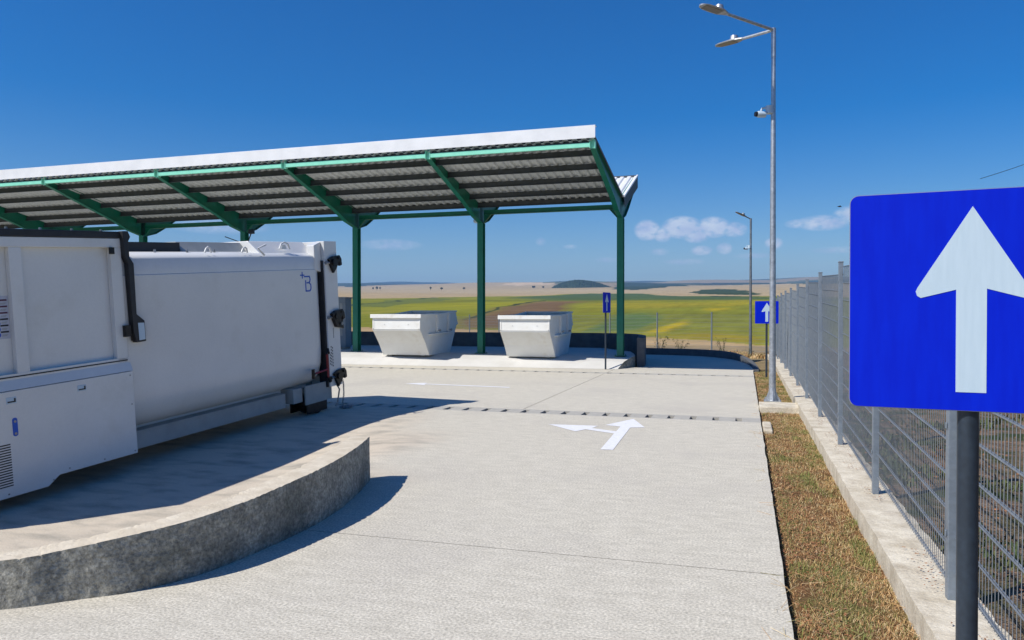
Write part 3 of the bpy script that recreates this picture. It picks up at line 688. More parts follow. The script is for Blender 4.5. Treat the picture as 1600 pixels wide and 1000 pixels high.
def sheet(y0, y1, zf, name, ny=1):
    mb = MB(); pit = .25; xs = []; x = LX0
    prof_ = [(0,-.05),(.06,-.05),(.10,0),(.21,0),(.25,-.05)]
    while x < LX1-.01:
        for dx, dz in prof_[:-1]: xs.append((x+dx, dz))
        x += pit
    for t in (0, .0012):
        o = len(mb.v)
        for y in (y0, y1):
            for (xx, dz) in xs: mb.v.append((xx, y, GZ(zf(y))+dz+t))
        n = len(xs)
        for i in range(n-1):
            f = (o+i, o+i+1, o+n+i+1, o+n+i); mb.f.append(f if t else f[::-1]); mb.m.append(0 if t else 1)
    return mb.build(name, [ROOFT, ROOFU], cy_, fixn=False)
sheet(FY-.05, -.22, lambda y: fz(y)+.0, 'front_roof_sheet'); sheet(.2, BYy+.05, lambda y: bz(y)+.0, 'rear_roof_sheet')
fa_ = MB(); fa_.box(LX0, LX1+.02, FY-.10, FY-.088, GZ(FZ-.0), GZ(FZ+.33)); fa_.box(LX0, LX1+.02, FY-.088, FY+.1, GZ(FZ+.318), GZ(FZ+.33))
eb = MB(); eb.box(LX0, LX1-.01, FY+.065, FY+.075, GZ(FZ-.12), GZ(FZ+.06)); eb.build('gap_shade_board', PURL, cy_)  # dark strip standing in for the shaded gap between fascia and rail
fa_.build('front_fascia', ROOFT, cy_, bevel=.003)
gt = MB(); gt.box(LX0, LX1, -.22, .2, GZ(VZ-.03), GZ(VZ-.015)); gt.box(LX0, LX1, -.235, -.22, GZ(VZ-.03), GZ(VZ+.08)); gt.box(LX0, LX1, .2, .215, GZ(VZ-.03), GZ(VZ+.08)); gt.build('valley_gutter', PURL, cy_)
ra = MB()      # white verge flashings on the right-hand gable
ra.bar((LX1,-.2,GZ(VZ+.01)),(LX1,FY-.05,GZ(fz(FY))+.012), .03,.07); ra.build('verge_trim', PURL, cy_)
ra = MB(); ra.bar((LX1,.2,GZ(VZ+.03)),(LX1,BYy+.05,GZ(bz(BYy))+.03), .05,.06); ra.build('verge_trim', ROOFT, cy_)
ga = MB(); ga.prism([(.1,GZ(VZ-.0)),(.35,GZ(VZ-.30)),(BYy+.05,GZ(BZ-.40)),(BYy+.05,GZ(BZ-.02)),(.25,GZ(VZ+.02))], (LX1+.002,0,0), (0,1,0), (0,0,1), (1,0,0), .012); ga.build('gable_board', PURL, cy_)
re = MB(); re.box(LX0, LX1, BYy+.06, BYy+.072, GZ(BZ-.22), GZ(BZ+.05)); re.build('rear_fascia', PURL, cy_)

# ---------------------------------------------------------------- skips
def make_skip():
    e = empty('skip_container', (0,0,0), label='x', cat='skip')
    hw = .79; t = .006
    side = [(0,0),(-.30,.38),(-.72,.80),(-.72,1.27),(1.0,1.30),(2.35,1.40),(2.55,.98),(2.4,.90),(1.8,0)]
    b = MB(); O_ = (0,0,0)
    # outer skins with thickness; open top
    segs = [(0,1),(1,2),(2,3),(5,6),(6,7),(7,8),(8,0)]
    for i, j in segs:
        (y0, z0), (y1, z1) = side[i], side[j]
        d = Vector((0, y1-y0, z1-z0)).normalized(); nn = Vector((1,0,0)).cross(d)*t
        vs = [Vector((-hw+t, y0, z0)), Vector((hw-t, y0, z0)), Vector((hw-t, y1, z1)), Vector((-hw+t, y1, z1))]
        b.add(vs+[v+nn for v in vs], [(0,1,2,3),(7,6,5,4),(0,4,5,1),(1,5,6,2),(2,6,7,3),(3,7,4,0)])
    for s_ in (-1,1): b.prism(side, (s_*hw, 0, 0), (0,1,0), (0,0,1), (-s_,0,0), t)
    b.build('hull', WHITE2, e)
    m = MB()
    rx = hw+.05
    m.box(-rx, rx, -.80, -.715, 1.18, 1.30)
    m.build('front_rim', WHITE2, e, bevel=.008)
    m = MB(); m.box(-hw+.02, hw-.02, -.742, -.721, .83, .86); m.box(-hw, -hw+.05, -.742, -.721, .83, 1.18); m.box(hw-.05, hw, -.742, -.721, .83, 1.18); m.box(-hw+.05, hw-.05, -.733, -.7215, .86, 1.18)
    m.build('front_band', WHITE2, e, bevel=.004)
    for s_ in (-1,1):
        m = MB(); m.bar((s_*(hw+.02),-.72,1.27),(s_*(hw+.02),1.0,1.30), .045,.05); m.bar((s_*(hw+.02),1.0,1.30),(s_*(hw+.02),2.35,1.40), .045,.05); m.build('side_rim', WHITE2, e)
        for y in (.55,1.55):
            m = MB(); m.box(min(s_*hw, s_*(hw+.06)), max(s_*hw, s_*(hw+.06)), y, y+.12, .70, 1.28+.08*(y > 1)); m.build('side_rib', WHITE2, e, bevel=.006)
        m = MB(); m.bar((s_*(hw+.05),-.1,.66),(s_*(hw+.05),1.9,.70), .10,.035); m.build('side_ledge', WHITE2, e, bevel=.004)
        for y in (.62,1.62):
            m = MB(); m.tube([(s_*hw, y, .78),(s_*(hw+.12), y, .78)], .028, 10); m.tube([(s_*(hw+.12), y, .78),(s_*(hw+.135), y, .78)], .045, 10); m.build('lifting_lug', GREYW, e, smooth=True)
    for x in (-.38,.40):
        m = MB(); m.tube([(x,-.735,.98),(x,-.745,.98)], .012, 8); m.build('drain_boss', GREYW, e, smooth=True)
    m = MB(); m.bar((-hw-.02,2.36,1.40),(hw+.02,2.36,1.40), .06,.05); m.bar((-hw,2.56,.98),(hw,2.56,.98), .05,.05); m.build('rear_rim', WHITE2, e)
    for x in (-.55,.55):
        m = MB(); m.box(x-.05,x+.05,.03,1.75,-.03,-.001); m.build('skid', GREYW, e)
    return e
s1 = make_skip(); s1.location = (-10.58, 22.80, .312); s1.scale = (1.05, 1, 1.02)
tag(s1, 'off-white open waste skip under the canopy, between the second and third posts nearest the compactor', 'skip', 'open skips under the canopy')
s2 = copy_tree(s1); s2.location = (-6.43, 23.12, .305); s2.scale = (1,1,1)
tag(s2, 'off-white open waste skip under the canopy, nearer the small blue sign and the end post')

# ---------------------------------------------------------------- signs
def rrect(w, h, r, n=6):
    pts = []
    for cx, cy, a0 in ((w/2-r,h/2-r,0),(-w/2+r,h/2-r,90),(-w/2+r,-h/2+r,180),(w/2-r,-h/2+r,270)):
        for k in range(n+1): a = R(a0+90*k/n); pts.append((cx+r*math.cos(a), cy+r*math.sin(a)))
    return pts
ARROW = [(-.042,-.25),(.045,-.25),(.045,.032),(.150,.006),(.162,.009),(.166,.020),(.162,.032),(.004,.256),(-.155,.036),(-.160,.026),(-.156,.014),(-.145,.008),(-.042,.030)]
ARROW = [(x*.83, y) for x, y in ARROW]
def sign(loc, rz, zb, plate_z, label, post_r=.027, off=0.):
    e = empty('traffic_sign', loc, rz, label=label, cat='road sign', group='blue one-way arrow signs')
    m = MB(); m.tube([(0,0,zb),(0,0,plate_z+.27)], post_r, 20); m.build('post', POLED, e, smooth=True)
    m = MB(); m.tube([(0,0,plate_z+.27),(0,0,plate_z+.285)], post_r+.002, 20); m.build('post_cap', BLACK, e)
    y = -post_r-.012
    m = MB(); m.prism(rrect(.6,.6,.022), (off,y,plate_z), (1,0,0), (0,0,1), (0,1,0), .003); p = m.build('sign_plate', BLUES, e, loc=(0,0,0))
    m = MB(); m.prism(rrect(.604,.604,.024), (off,y+.0032,plate_z), (1,0,0), (0,0,1), (0,1,0), .006); m.build('plate_back', BACKS, p)
    m = MB(); m.prism(ARROW, (off,y-.0012,plate_z), (1,0,0), (0,0,1), (0,1,0), .0010); m.build('arrow', WHITES, p)
    for dz in (-.18,.18):
        m = MB(); m.tube([(math.cos(a)*(post_r+.004), math.sin(a)*(post_r+.004), plate_z+dz) for a in [R(200-k*20+0) for k in range(12)]], .0045, 6); m.bar((-.06,y+.012,plate_z+dz),(.06,y+.012,plate_z+dz),.006,.03); m.build('clamp', BACKS, e)
    return e
ANG = math.atan2(-.402,.915)+YAW     # near sign: plate's right side swings towards the camera
XS1 = Vector((1.335, 1.70, 0))
def cam2w(X, D, z=0): return Vector((math.cos(YAW)*X-math.sin(YAW)*D, math.sin(YAW)*X+math.cos(YAW)*D, z))
c1 = cam2w(1.262, 2.105); 
sign((c1.x, c1.y, 0), ANG, -.1, 1.732, 'large near blue sign with a white up arrow at the right, before the fence')
c2 = cam2w(6.82, 20.4); sign((c2.x, c2.y, 0), R(4), -.15, 1.70, 'blue sign with a white up arrow in the grass behind the tall lamp pole', off=0)
c3 = cam2w(2.79, 22.7); sign((c3.x, c3.y, 0), R(78)+0, -.05, 1.99, 'narrow looking blue arrow sign turned side-on in front of the canopy end post')

# ---------------------------------------------------------------- street lamps
def lamp_head(parent, at, dirv, STEEL=STEEL, name='lamp_head'):
    d = Vector(dirv).normalized(); sd = d.cross(Vector((0,0,1))).normalized(); up = sd.cross(d); at = Vector(at)
    mb = MB(); prof_ = [(0,.035,.03),(.06,.06,.04),(.16,.105,.045),(.30,.115,.035),(.50,.105,.028),(.60,.07,.02),(.63,.03,.012)]
    rings = []
    for (l, w_, h_) in prof_:
        rings.append([at+d*l+sd*w_*math.cos(a)+up*(h_*math.sin(a) if math.sin(a) > 0 else -.012) for a in [2*PI*k/14 for k in range(14)]])
    vs = [v for r_ in rings for v in r_]; fs_ = []
    for i in range(len(rings)-1):
        for k in range(14): fs_.append((i*14+k, i*14+(k+1) % 14, (i+1)*14+(k+1) % 14, (i+1)*14+k))
    fs_ += [tuple(range(14)), tuple(range(len(rings)*14-14, len(rings)*14))]
    mb.add(vs, fs_)
    mb.tube([at+d*.2+up*.02, at+d*.2+up*.10], [.085,.07], 12)
    h = mb.build(name, STEEL, parent, smooth=True)
    g = MB(); q = [at+d*.17+sd*.085-up*.0135, at+d*.17-sd*.085-up*.0135, at+d*.55-sd*.075-up*.0135, at+d*.55+sd*.075-up*.0135]
    g.add(q+[v-up*.006 for v in q], [(0,1,2,3),(7,6,5,4),(0,4,5,1),(1,5,6,2),(2,6,7,3),(3,7,4,0)]); g.build('lens', LENS, h)
def lamp(loc, H_, arms, label, r0=.06, r1=.036, STEEL=STEEL):
    e = empty('street_lamp', loc, label=label, cat='street lamp', group='galvanised street lamps')
    m = MB(); m.tube([(0,0,.02),(0,0,H_*.55),(0,0,H_-.25)], [r0,(r0+r1)/2,r1], 20); m.build('pole', STEEL, e, smooth=True)
    m = MB(); m.tube([(0,0,H_-.5),(0,0,H_+.03)], [r1+.006,r1+.006], 18); m.build('top_sleeve', STEEL, e, smooth=True)
    m = MB(); m.box(-.15,.15,-.15,.15,0,.016); m.tube([(0,0,.016),(0,0,.26)], [.085,.062], 10)
    for a in range(4):
        c, s_ = math.cos(a*PI/2), math.sin(a*PI/2); m.prism([(.06,.016),(.13,.016),(.06,.2)], (0,0,0), (c,s_,0), (0,0,1), (-s_,c,0), .01)
        m.tube([(.12*(c-s_), .12*(c+s_), .016),(.12*(c-s_), .12*(c+s_), .06)], .011, 6)
    m.build('base_flange', STEEL, e)
    for (ax, ay, az_, ln) in arms:
        d = Vector((ax, ay, 0)).normalized()*ln; b = Vector((0,0,H_)); t = b+d+Vector((0,0,az_))
        m = MB(); m.tube([b, t], .028, 12); m.build('arm', STEEL, e, smooth=True)
        lamp_head(e, t, t-b, STEEL)
    return e
def cctv(loc, rz, label):
    e = empty('security_camera', loc, rz, label=label, cat='security camera', group='security cameras on the lamp poles')
    m = MB(); m.tube([(-.065,0,-.05),(-.065,0,.09)], .075, 14); m.build('pole_bracket', WHITES, e, smooth=True)
    m = MB(); m.tube([(-.13,0,.06),(-.2,0,.05),(-.22,0,.0)], .022, 8); m.build('bracket_arm', WHITES, e, smooth=True)
    m = MB(); m.tube([(-.15,-.02,-.07),(-.28,-.05,-.07),(-.31,-.06,-.07)], [.055,.06,.05], 14); m.build('housing', WHITES, e, smooth=True)
    m = MB(); m.tube([(-.30,-.057,-.07),(-.345,-.068,-.07)], [.048,.044], 14); m.build('lens_hood', BLACKM, e, smooth=True)
lp = cam2w(4.825, 14.1); lp.z = .057
d1 = cam2w(-1.54, -.8)-cam2w(0,0); d2 = cam2w(-.74, 1.0)-cam2w(0,0)
lamp(lp, 6.85, [(d1.x, d1.y, .09, 1.12), (d2.x, d2.y, .035, .68)], 'tall galvanised street lamp with two angled arms, standing by the mesh fence', .062, .038)
cctv((lp.x-.0, lp.y, 5.42), R(12), 'white security camera on the tall two-armed lamp pole')
STEELD = mat('backlit_galvanised_steel', (.24,.26,.28), (.15,.17,.19), .5, metal=.6, scale=6)  # darker copy of the lamp steel; its backlit look is put into the colour
l2 = cam2w(11.9, 38.0); l2.z = -.5
d3 = cam2w(-1.3, -.3)-cam2w(0,0)
lamp(l2, 6.85, [(d3.x, d3.y, .1, .25)], 'distant slim street lamp with a single short arm before the crop field', .075, .045, STEELD)
cctv((l2.x, l2.y, 4.95), R(10), 'small white security camera on the distant single-armed lamp pole')

# ---------------------------------------------------------------- waste compactor (local: x right, y along the body away from camera, z up)
cp = bpy.data.objects.new('waste_compactor', None); COL.objects.link(cp); cp.empty_display_size = .3
Rm = Matrix((CXR, CAX, CUZ)).transposed().to_4x4(); cp.matrix_world = Matrix.Translation(CO) @ Rm
tag(cp, 'big white mobile waste compactor with black latches, parked on the left of the road', 'waste compactor')
WD = 2.3
# container body: rounded section
bd = MB(); secs = [(.0,.72),(-.0,.95),(0,2.44),(-.022,2.455),(-.022,2.62),(-.05,2.70),(-.14,2.75)]
def body_ring(y, sh):
    rp = [(-.36-.0,.47),(-.20,.53),(-.07,.66),(-.012,.84),(0,1.0),(.0,2.452),(-.012,2.462),(-.016,2.655),(-.035,2.685),(-.16,2.735),(-.32,2.76)]
    cxm = -WD/2; zm = 1.6; out_ = []
    full = rp+[(-WD-x, z) for x, z in rp[::-1]]
    for x, z in full: out_.append((cxm+(x-cxm)*(1-sh/(WD/2)), y, zm+(z-zm)*(1-sh/1.3)))
    return out_
rows = [(-.15,.16),(-.175,.08),(-.22,.03),(-.30,.005),(-.42,0),(-4.06,0),(-4.1,.02)]
n = 22
for y, sh in rows: bd.v += body_ring(y, sh)
for j in range(len(rows)-1):
    for k in range(n): bd.f.append((j*n+k, j*n+(k+1) % n, (j+1)*n+(k+1) % n, (j+1)*n+k)); bd.m.append(0)
bd.f += [tuple(range(n)), tuple(range((len(rows)-1)*n, len(rows)*n))]; bd.m += [0,0]
body = bd.build('container_body', WHITE, cp, smooth=True); body.location = (-.06,0,0)
m = MB(); m.box(-.42,-.20,-4.1,-1.05,.22,.45); m.box(-.43,-.19,-4.1,-1.05,.44,.455); m.box(-WD+.2,-WD+.42,-4.1,-1.05,.22,.45); m.build('base_rail', GREYW, cp, bevel=.004)
m = MB(); m.box(-WD+.38,-.38,-4.06,-.3,.43,.53); m.build('floor_pan', WHITE, cp)
m = MB()
for y in (-3.5,-2.7,-1.9,-1.3): m.box(-WD+.4,-.4,y,y+.09,.28,.45)
m.build('cross_member', BLACKM, cp)
# tailgate frame
m = MB()
m.box(-.16,.0,-.12,.22,.42,2.93); m.box(-WD,-WD+.16,-.12,.22,.42,2.93); m.box(-WD+.16,-.16,-.10,.20,2.70,2.925); m.box(-WD+.16,-.16,-.1,.2,.42,.6); m.box(-WD+.16,-.16,.0,.12,.6,2.7)
tg = m.build('tailgate', WHITE, cp, bevel=.006)
m = MB(); m.box(-.20,-.03,-.150,-.121,.42,2.60); m.build('rubber_seal', BLACK, cp)
m = MB(); m.prism([(-.13,2.66),(-.45,2.93),(-WD+.45,2.93),(-WD+.13,2.66)], (0,-1.45,0), (1,0,0), (0,0,1), (0,1,0), 1.32)
m.prism([(-.30,2.45),(-.121,2.40),(-.121,2.92),(-.30,2.86)], (-.07,0,0), (0,1,0), (0,0,1), (-1,0,0), .16); m.build('rear_hood', WHITE, cp, bevel=.012)
m = MB(); m.prism([(-.45,2.74),(-.60,2.91),(-WD+.60,2.91),(-WD+.45,2.74)], (0,-2.72,0), (1,0,0), (0,0,1), (0,1,0), 1.265); m.build('mid_hood', GREYW, cp, bevel=.006)
m = MB(); m.box(-.60,-.52,-4.05,-2.72,2.76,2.895); m.box(-WD+.52,-WD+.60,-4.05,-2.72,2.76,2.895); m.box(-WD+.60,-.60,-4.05,-2.72,2.76,2.80); m.build('hopper_rubber', BLACK, cp)
m = MB()
for y in (-3.9,-3.35,-2.8,-2.3): m.tube([(-.30,y,2.75),(-.30,y,2.79)], .016, 8)
m.build('bolt_row', CHAINM, cp)
for y in (-2.58,-1.86):
    m = MB(); m.tube([(-.14,y-.06,2.74),(-.13,y-.035,2.80),(-.13,y,2.82),(-.13,y+.035,2.80),(-.14,y+.06,2.74)], .014, 8); m.build('lifting_eye', WHITE, cp, smooth=True)
m = MB(); m.tube([(-.08,-1.50,2.70),(-.06,-1.66,2.80),(-.08,-1.46,2.86)], .016, 8); m.build('cover_hook', WHITE, cp, smooth=True)
m = MB(); m.tube([(-.22,-.98,2.80),(-.22,-.94,2.88),(-.22,-.86,2.91),(-.22,-.78,2.88),(-.22,-.74,2.80)], .016, 8); m.prism([(-.93,2.80),(-.79,2.80),(-.82,2.87),(-.9,2.87)], (-.235,0,0), (0,1,0),(0,0,1),(-1,0,0),.012); m.build('lifting_eye', WHITE, cp, smooth=True)
# latches
def latch(w_, lab=None, big=1.0):
    m = MB(); x0 = .004
    m.prism([(-.06,w_+.10),(.05,w_+.15),(.24,w_+.17),(.29,w_+.11),(.30,w_+.0),(.24,w_-.02),(.22,w_+.06),(.14,w_-.06),(.06,w_-.14),(.0,w_-.03)], (x0,0,0), (0,1,0), (0,0,1), (1,0,0), .05*big)
    L_ = m.build('latch', BLACKM, cp, bevel=.008)
    m = MB(); m.tube([(x0+.05,.06,w_+.05),(x0+.085,.06,w_+.05)], .055, 14); m.tube([(x0+.05,.2,w_+.12),(x0+.075,.2,w_+.12)], .025, 10); m.build('pivot', BLACKM, L_, smooth=True)
    m = MB(); m.tube([(x0+.02,-.11,w_+.04),(x0+.02,.02,w_+.04)], .02, 8); m.tube([(x0+.02,-.12,w_+.04),(x0+.02,-.10,w_+.04)], .032, 8); m.build('pin', CHAINM, L_, smooth=True)
    return L_
latch(2.52); 
l_ = latch(1.58, big=1.3); m = MB(); m.tube([(.06,.18,1.50),(.09,.18,1.50)], .03, 10); m.build('steel_boss', CHAINM, l_, smooth=True)
m = MB(); m.prism([(.02,1.72),(.20,1.74),(.26,1.62),(.28,1.40),(.1,1.44),(.0,1.55)], (.012,0,0),(0,1,0),(0,0,1),(1,0,0),.035); m.build('hook_plate', BLACKM, l_, bevel=.008)
latch(.54)
# chain
m = MB(); rnd = random.Random(4)
def link(c, d, k):
    c = Vector(c); d = Vector(d).normalized(); s_ = d.cross(Vector((1,0,0)) if k % 2 else Vector((.2,1,.1))).normalized()
    pts = [c+d*.024*math.cos(a)+s_*.013*math.sin(a) for a in [2*PI*i/8 for i in range(9)]]; m.tube(pts, .0055, 5, caps=False)
for k in range(15): link((.05+.004*math.sin(k), .16+.04*math.sin(k*.35)*.6, .50-k*.034), (0,.05,-1), k)
for k in range(34): a = k*.5; link((.07+.10*math.cos(a)*(.4+k*.02), .2+.12*math.sin(a)*(.4+k*.02)+.03*rnd.random(), .012+.01*(k % 2)), (math.sin(a), math.cos(a), 0), k)
m.build('safety_chain', CHAINM, cp, smooth=True)
# red ratchet
m = MB(); m.tube([(-.005,-.17,1.0),(.01,-.18,.60)], .022, 10); m.tube([(.01,-.18,.74),(.05,-.62,.72)], .016, 8); m.build('ratchet_bar', RED, cp, smooth=True)
m = MB(); m.tube([(.05,-.61,.72),(.052,-.64,.72)], [.03,.03], 10); m.tube([(.05,-.63,.64),(.05,-.63,.80)], .028, 8); m.build('ratchet_handle', BLACKM, cp, smooth=True)
m = MB(); m.tube([(.0,-.2,1.0),(.0,-.14,1.08),(0,-.12,1.0)], .02, 8); m.build('ratchet_clevis', BLACKM, cp, smooth=True)
m = MB(); m.tube([(.012,-.19,.60),(.012,-.13,.52)], .032, 8); m.build('ratchet_knob', BLACKM, cp, smooth=True)
# rear roller and skirt
for xx in (-.42,-WD+.12):
    m = MB(); m.tube([(xx,-.35,.16),(xx+.3,-.35,.16)], .16, 24); m.build('ground_roller', BLACKM, cp, smooth=True)
m = MB(); m.box(-.1,-.07,-.7,.0,.20,.52); m.box(-.44,-.41,-.7,.0,.2,.52); m.build('roller_bracket', GREYW, cp, bevel=.004)
m = MB(); m.box(-.42,-.12,-.95,-.72,.26,.5); m.build('tank_block', GREYW, cp, bevel=.01)
m = MB(); m.box(-.11,-.085,-.66,-.12,.035,.40); m.box(-.455,-.43,-.66,-.12,.035,.4); m.build('wheel_guard', BLACKM, cp, bevel=.02)
m = MB(); m.tube([(-.03,.1,.42),(-.01,.14,.34),(-.03,.1,.12),(-.05,.06,.05)], .014, 8); m.build('tow_hook', CHAINM, cp, smooth=True)
# press unit
PN = -6.85
m = MB(); m.box(-WD,-.10,PN,-4.08,1.36,2.90); m.build('press_housing', WHITE, cp, bevel=.01)
m = MB()
m.box(-.0999,-.03,PN,-4.09,2.80,2.91); m.box(-.0999,-.03,-4.24,-4.09,1.38,2.80); m.box(-.0999,-.035,-5.47,-5.33,1.38,2.80); m.box(-.0999,-.03,PN,PN+.12,1.38,2.80)
m.build('side_frame', WHITE, cp, bevel=.006)
m = MB(); m.prism([(-.03,1.44),(-.03,1.38),(.02,1.275),(-.15,1.27),(-.15,1.44)], (0,PN,0), (1,0,0), (0,0,1), (0,1,0), -PN-4.07); m.build('sloping_ledge', WHITE, cp)
m = MB(); m.box(-.032,-.0265,PN,-4.10,1.402,1.416); m.build('ledge_seam', BLACK, cp)
m = MB(); m.prism([(PN,.14),(-5.26,.14),(-5.12,.235),(-4.08,.235),(-4.08,1.268),(PN,1.268)], (.02,0,0), (0,1,0), (0,0,1), (-1,0,0), .12); cab = m.build('lower_cabinet', WHITE, cp, bevel=.005)
m = MB(); m.box(-WD+.05,-.12,PN+.05,-4.12,.30,1.26); m.build('chassis', BLACKM, cp)
def flush_handle(y, z):
    m = MB(); m.box(.0202,.0245,y-.055,y+.055,z-.035,z+.035); h = m.build('flush_handle', WHITES, cab, bevel=.003)
    m = MB(); m.box(.0247,.027,y-.042,y+.045,z-.022,z-.008); m.box(.0247,.027,y+.028,y+.045,z-.008,z+.02); m.build('handle_slot', BLACK, h)
flush_handle(-4.78,1.17); flush_handle(-5.60,1.17); flush_handle(-6.4,1.17)
m = MB(); m.prism([(-5.58+p[0], .88+p[1]) for p in rrect(.055,.20,.026)], (.0205,0,0), (0,1,0), (0,0,1), (1,0,0), .004); lk = m.build('lock_plate', BLUEL, cab)
m = MB(); m.tube([(.025,-5.58,.94),(.03,-5.58,.94)], .014, 10); m.tube([(.025,-5.58,.81),(.03,-5.58,.81)], .014, 10); m.build('lock_screw', CHAINM, lk)
m = MB()
for k in range(17): z = .26+k*.0275; m.box(.0203,.0225,-6.2,-5.645,z,z+.013)
m.build('vent_slots', BLACK, cab)
m = MB()
for y, z in ((-4.12,.86),(-4.12,1.22),(-4.12,.27),(-4.55,.27),(-5.0,.28),(-5.2,.2),(-5.7,.18)): m.tube([(.02,y,z),(.026,y,z)], .009, 8)
m.build('panel_screws', CHAINM, cab)
# black roof seal and strap bar
m = MB(); m.box(-.16,-.02,PN,-4.08,2.912,2.995); m.box(-WD,-WD+.14,PN,-4.06,2.912,2.995); m.box(-WD+.14,-.16,PN,-4.06,2.90,2.94); m.build('hopper_rim', BLACK, cp, bevel=.01)
m = MB()
for k in range(7): y = -4.3-k*.38; m.tube([(-.09,y,2.995),(-.09,y,3.02)], .014, 8)
m.build('rim_bolts', CHAINM, cp)
m = MB(); X0 = -.02
m.prism([(-4.10,3.0),(-4.02,3.0),(-3.99,2.93),(-4.02,2.88),(-4.02,2.68),(-3.965,2.60),(-3.97,1.97),(-3.86,1.88),(-3.855,1.62),(-3.995,1.615),(-4.03,1.75),(-4.035,1.95),(-4.045,2.60),(-4.09,2.70)], (-.05,0,0), (0,1,0), (0,0,1), (1,0,0), .08); hk = m.build('locking_arm', BLACK, cp, bevel=.006)
m = MB(); m.prism([(-3.965,1.86),(-3.875,1.855),(-3.87,1.645),(-3.96,1.64)], (.032,0,0), (0,1,0),(0,0,1),(1,0,0),.004); m.build('label_window', WHITES, hk)
m = MB(); m.box(-.04,.02,-4.14,-4.06,1.70,1.84); m.box(-.04,.0,-4.02,-3.99,1.64,1.72); m.build('arm_hinge', BLACKM, cp)
m = MB(); m.box(-.03,-.005,-4.26,-4.20,2.72,2.80); m.build('frame_bracket', BLACKM, cp)
# decals
m = MB(); m.box(-.0995,-.0975,-6.1,-5.475,1.82,2.28); st = m.build('safety_label', STICK, cp)
m = MB(); m2 = MB(); m3 = MB()
for k in range(6):
    z = 2.235-k*.068; (m if k < 3 else m2).box(-.0970,-.0955,-5.575,-5.49,z-.009,z+.009)
    m3.box(-.0970,-.0958,-5.56,-5.50,z-.034,z-.028); m3.box(-.0970,-.0958,-5.565,-5.51,z-.045,z-.039)
m.build('label_bars', PINKL, st); m2.build('label_bars', DARKL, st); m3.build('label_lines', GREYW, st)
m = MB()
for z in (1.985,1.925,1.865): m.tube([(-.0972,-5.60,z),(-.0955,-5.60,z)], .026, 14)
m.build('label_circles', BLUEL, st)
# logo: small plus and rounded B
m = MB(); sx_ = -.0575
def stroke(pts, w_=.022):
    for a, b in zip(pts[:-1], pts[1:]): m.bar((sx_, a[0], a[1]), (sx_, b[0], b[1]), .004, w_, up=(0,-(b[1]-a[1]),(b[0]-a[0])) if False else (0,0,1) if abs(b[0]-a[0]) > abs(b[1]-a[1]) else (0,1,0))
stroke([(-.80,2.365),(-.69,2.365)], .02); stroke([(-.745,2.31),(-.745,2.42)], .02)
stroke([(-.70,2.34),(-.57,2.34)]); stroke([(-.575,2.35),(-.55,2.315),(-.55,2.27),(-.58,2.235)]); stroke([(-.64,2.235),(-.57,2.235)])
stroke([(-.58,2.24),(-.535,2.20),(-.535,2.135),(-.565,2.10)]); stroke([(-.67,2.10),(-.56,2.10)]); stroke([(-.665,2.09),(-.665,2.28)])
lg = m.build('logo', BLUEL, cp); lg.location = (0,.09,0)
m = MB()
for c, y in enumerate((-.09,-.055,-.02)):
    for k in range(7):
        if c == 0 and k < 3: continue
        z = 1.13-k*.052-c*.02; m.box(.0005,.0025,y-.010,y+.010,z-.014,z+.014)
for k in range(9): m.box(.0005,.0025,.02,.04,1.42-k*.02,1.432-k*.02)
m.build('decal_text', DARKL, cp)

# ---------------------------------------------------------------- odds and ends
c = cam2w(-6.55, 28.2, .335)
e = empty('grey_cabinet', c, R(3), label='tall narrow grey cabinet on the platform behind the compactor', cat='cabinet')
m = MB(); m.box(-.55,.42,0,.5,.08,1.88); m.build('cabinet_body', CABM, e, bevel=.01)
m = MB(); m.box(-.6,.45,-.03,.53,1.88,1.93); m.build('cabinet_roof', CABM, e)
m = MB(); m.box(-.5,.38,.02,.48,0,.08); m.build('cabinet_plinth', WALLC, e)
m = MB(); m.box(.20,.30,-.012,-.002,.5,1.7); m.build('door_trim', GREYW, e)
q = Vector((-3.715,23.85,0))+Matrix.Rotation(ROTK, 3, 'Z') @ Vector((-3*BAY,-.14,4.25))
e = empty('floodlight', q, ROTC, label='small black floodlight on a thin bracket high on a canopy post above the compactor', cat='floodlight')
m = MB(); m.bar((0,0,0),(-.55,-.25,.22),.03,.03); m.bar((0,0,0),(.36,-.2,-.02),.03,.03); m.bar((.36,-.2,-.02),(.5,-.2,.32),.03,.03); m.build('bracket', BLACKM, e)
m = MB(); m.box(.42,.62,-.27,-.15,.30,.46); m.build('lamp_body', BLACKM, e, bevel=.01)
q = Vector((-3.715,23.85,0))+Matrix.Rotation(ROTK, 3, 'Z') @ Vector((-BAY-.13,-.16,4.72))
e = empty('bulkhead_light', q, ROTC, label='small pale round light near the top of the middle canopy post', cat='light fitting')
m = MB(); m.tube([(0,.04,0),(0,-.03,0),(0,-.06,0)], [.08,.08,.05], 14); m.build('diffuser', WHITES, e, smooth=True)
m = MB(); m.box(-.06,.1,.03,.06,-.06,.06); m.build('backplate', GREYW, e)
# overhead wire
a = cam2w(13.5,22,5.55); b = cam2w(21,26,8.6); m = MB()
m.tube([a.lerp(b, t)-Vector((0,0,.25*math.sin(PI*t))) for t in [k/12 for k in range(13)]], .008, 5)
tag(m.build('overhead_wire', BLACKM), 'thin dark overhead wire rising into the sky above the near sign', 'wire')
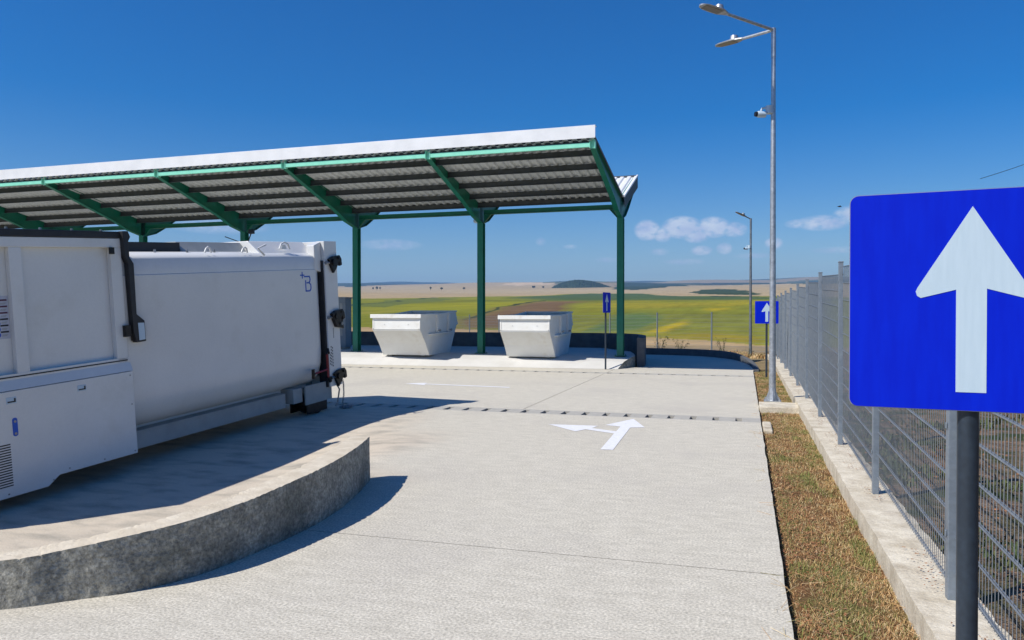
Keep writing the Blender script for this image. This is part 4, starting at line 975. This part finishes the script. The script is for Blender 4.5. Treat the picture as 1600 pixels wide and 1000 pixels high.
# bird
bp = cam2w(.4294*60, 60, 1.7+165/1190*60)
e = empty('bird', bp, R(20), label='tiny dark bird in flight against the clouds left of the near sign', cat='bird')
m = MB(); m.tube([(-.16,0,0),(-.08,0,.0),(.02,0,.01),(.1,0,.0),(.2,0,-.01)], [.01,.04,.055,.03,.008], 8)
for s_ in (-1,1): m.add([(-.05,0,.02),(.07,0,.02),(.03,s_*.16,.07),(-.09,s_*.3,.03),(-.04,s_*.15,.06),(-.05,0,.03),(.07,0,.03),(.03,s_*.16,.08)], [(0,1,2,4),(4,2,3)])
m.build('body', BLACK, e, fixn=False)
# weeds by the far fence
def weed(x, y, h, lab, seed):
    rnd = random.Random(seed); z = verge_z(x, y)-.02
    e = empty('tall_weed', (x, y, z), label=lab, cat='weed', group='tall weeds by the far fence')
    st_ = MB(); lf = MB()
    for k in range(9):
        a = rnd.uniform(0, 6.28); l = rnd.uniform(.1, .45)*h; tip = Vector((math.cos(a)*l, math.sin(a)*l, h*rnd.uniform(.6, 1))); mid = tip*.5+Vector((0,0,h*.08))
        st_.tube([(0,0,0), mid, tip], [.008,.006,.003], 4)
        for q in range(12):
            t = rnd.uniform(.3, 1); p = Vector((0,0,0)).lerp(tip, t)+Vector((rnd.uniform(-1,1), rnd.uniform(-1,1), rnd.uniform(-1,1)))*.05*h; s_ = .045*h
            lf.add([p+Vector((rnd.uniform(-1,1), rnd.uniform(-1,1), rnd.uniform(-1,1)))*s_ for _ in range(3)], [(0,1,2)])
    st_.build('stems', BARK, e, fixn=False); lf.build('leaves', WEEDM, e, fixn=False)
weed(-4.3,40.9,1.2,'bushy dark weed at the foot of the left far fence post',1)
weed(-3.1,39.3,1.1,'tall leafy weed midway between the two far fence posts',2)
weed(-1.0,38.6,1.0,'spiky weed just right of the right far fence post',3)
weed(.2,36.5,.55,'low weed left of the distant lamp base',4)

# ---------------------------------------------------------------- haze
HZ = MB(); HZ.box(-9600, 9600, -9600, 9600, -2.2, 470)
hz = HZ.build('haze', []); hz.data.materials.clear()
hm = bpy.data.materials.new('haze_air'); hm.use_nodes = True; t = hm.node_tree; t.nodes.clear()
o = N(t, 'ShaderNodeOutputMaterial'); pv = N(t, 'ShaderNodeVolumePrincipled'); pv.inputs['Color'].default_value = (.33,.6,1,1); pv.inputs['Density'].default_value = 1.3e-4; pv.inputs['Anisotropy'].default_value = .1
t.links.new(pv.outputs[0], o.inputs['Volume']); hz.data.materials.append(hm)
tag(hz, kind='stuff')
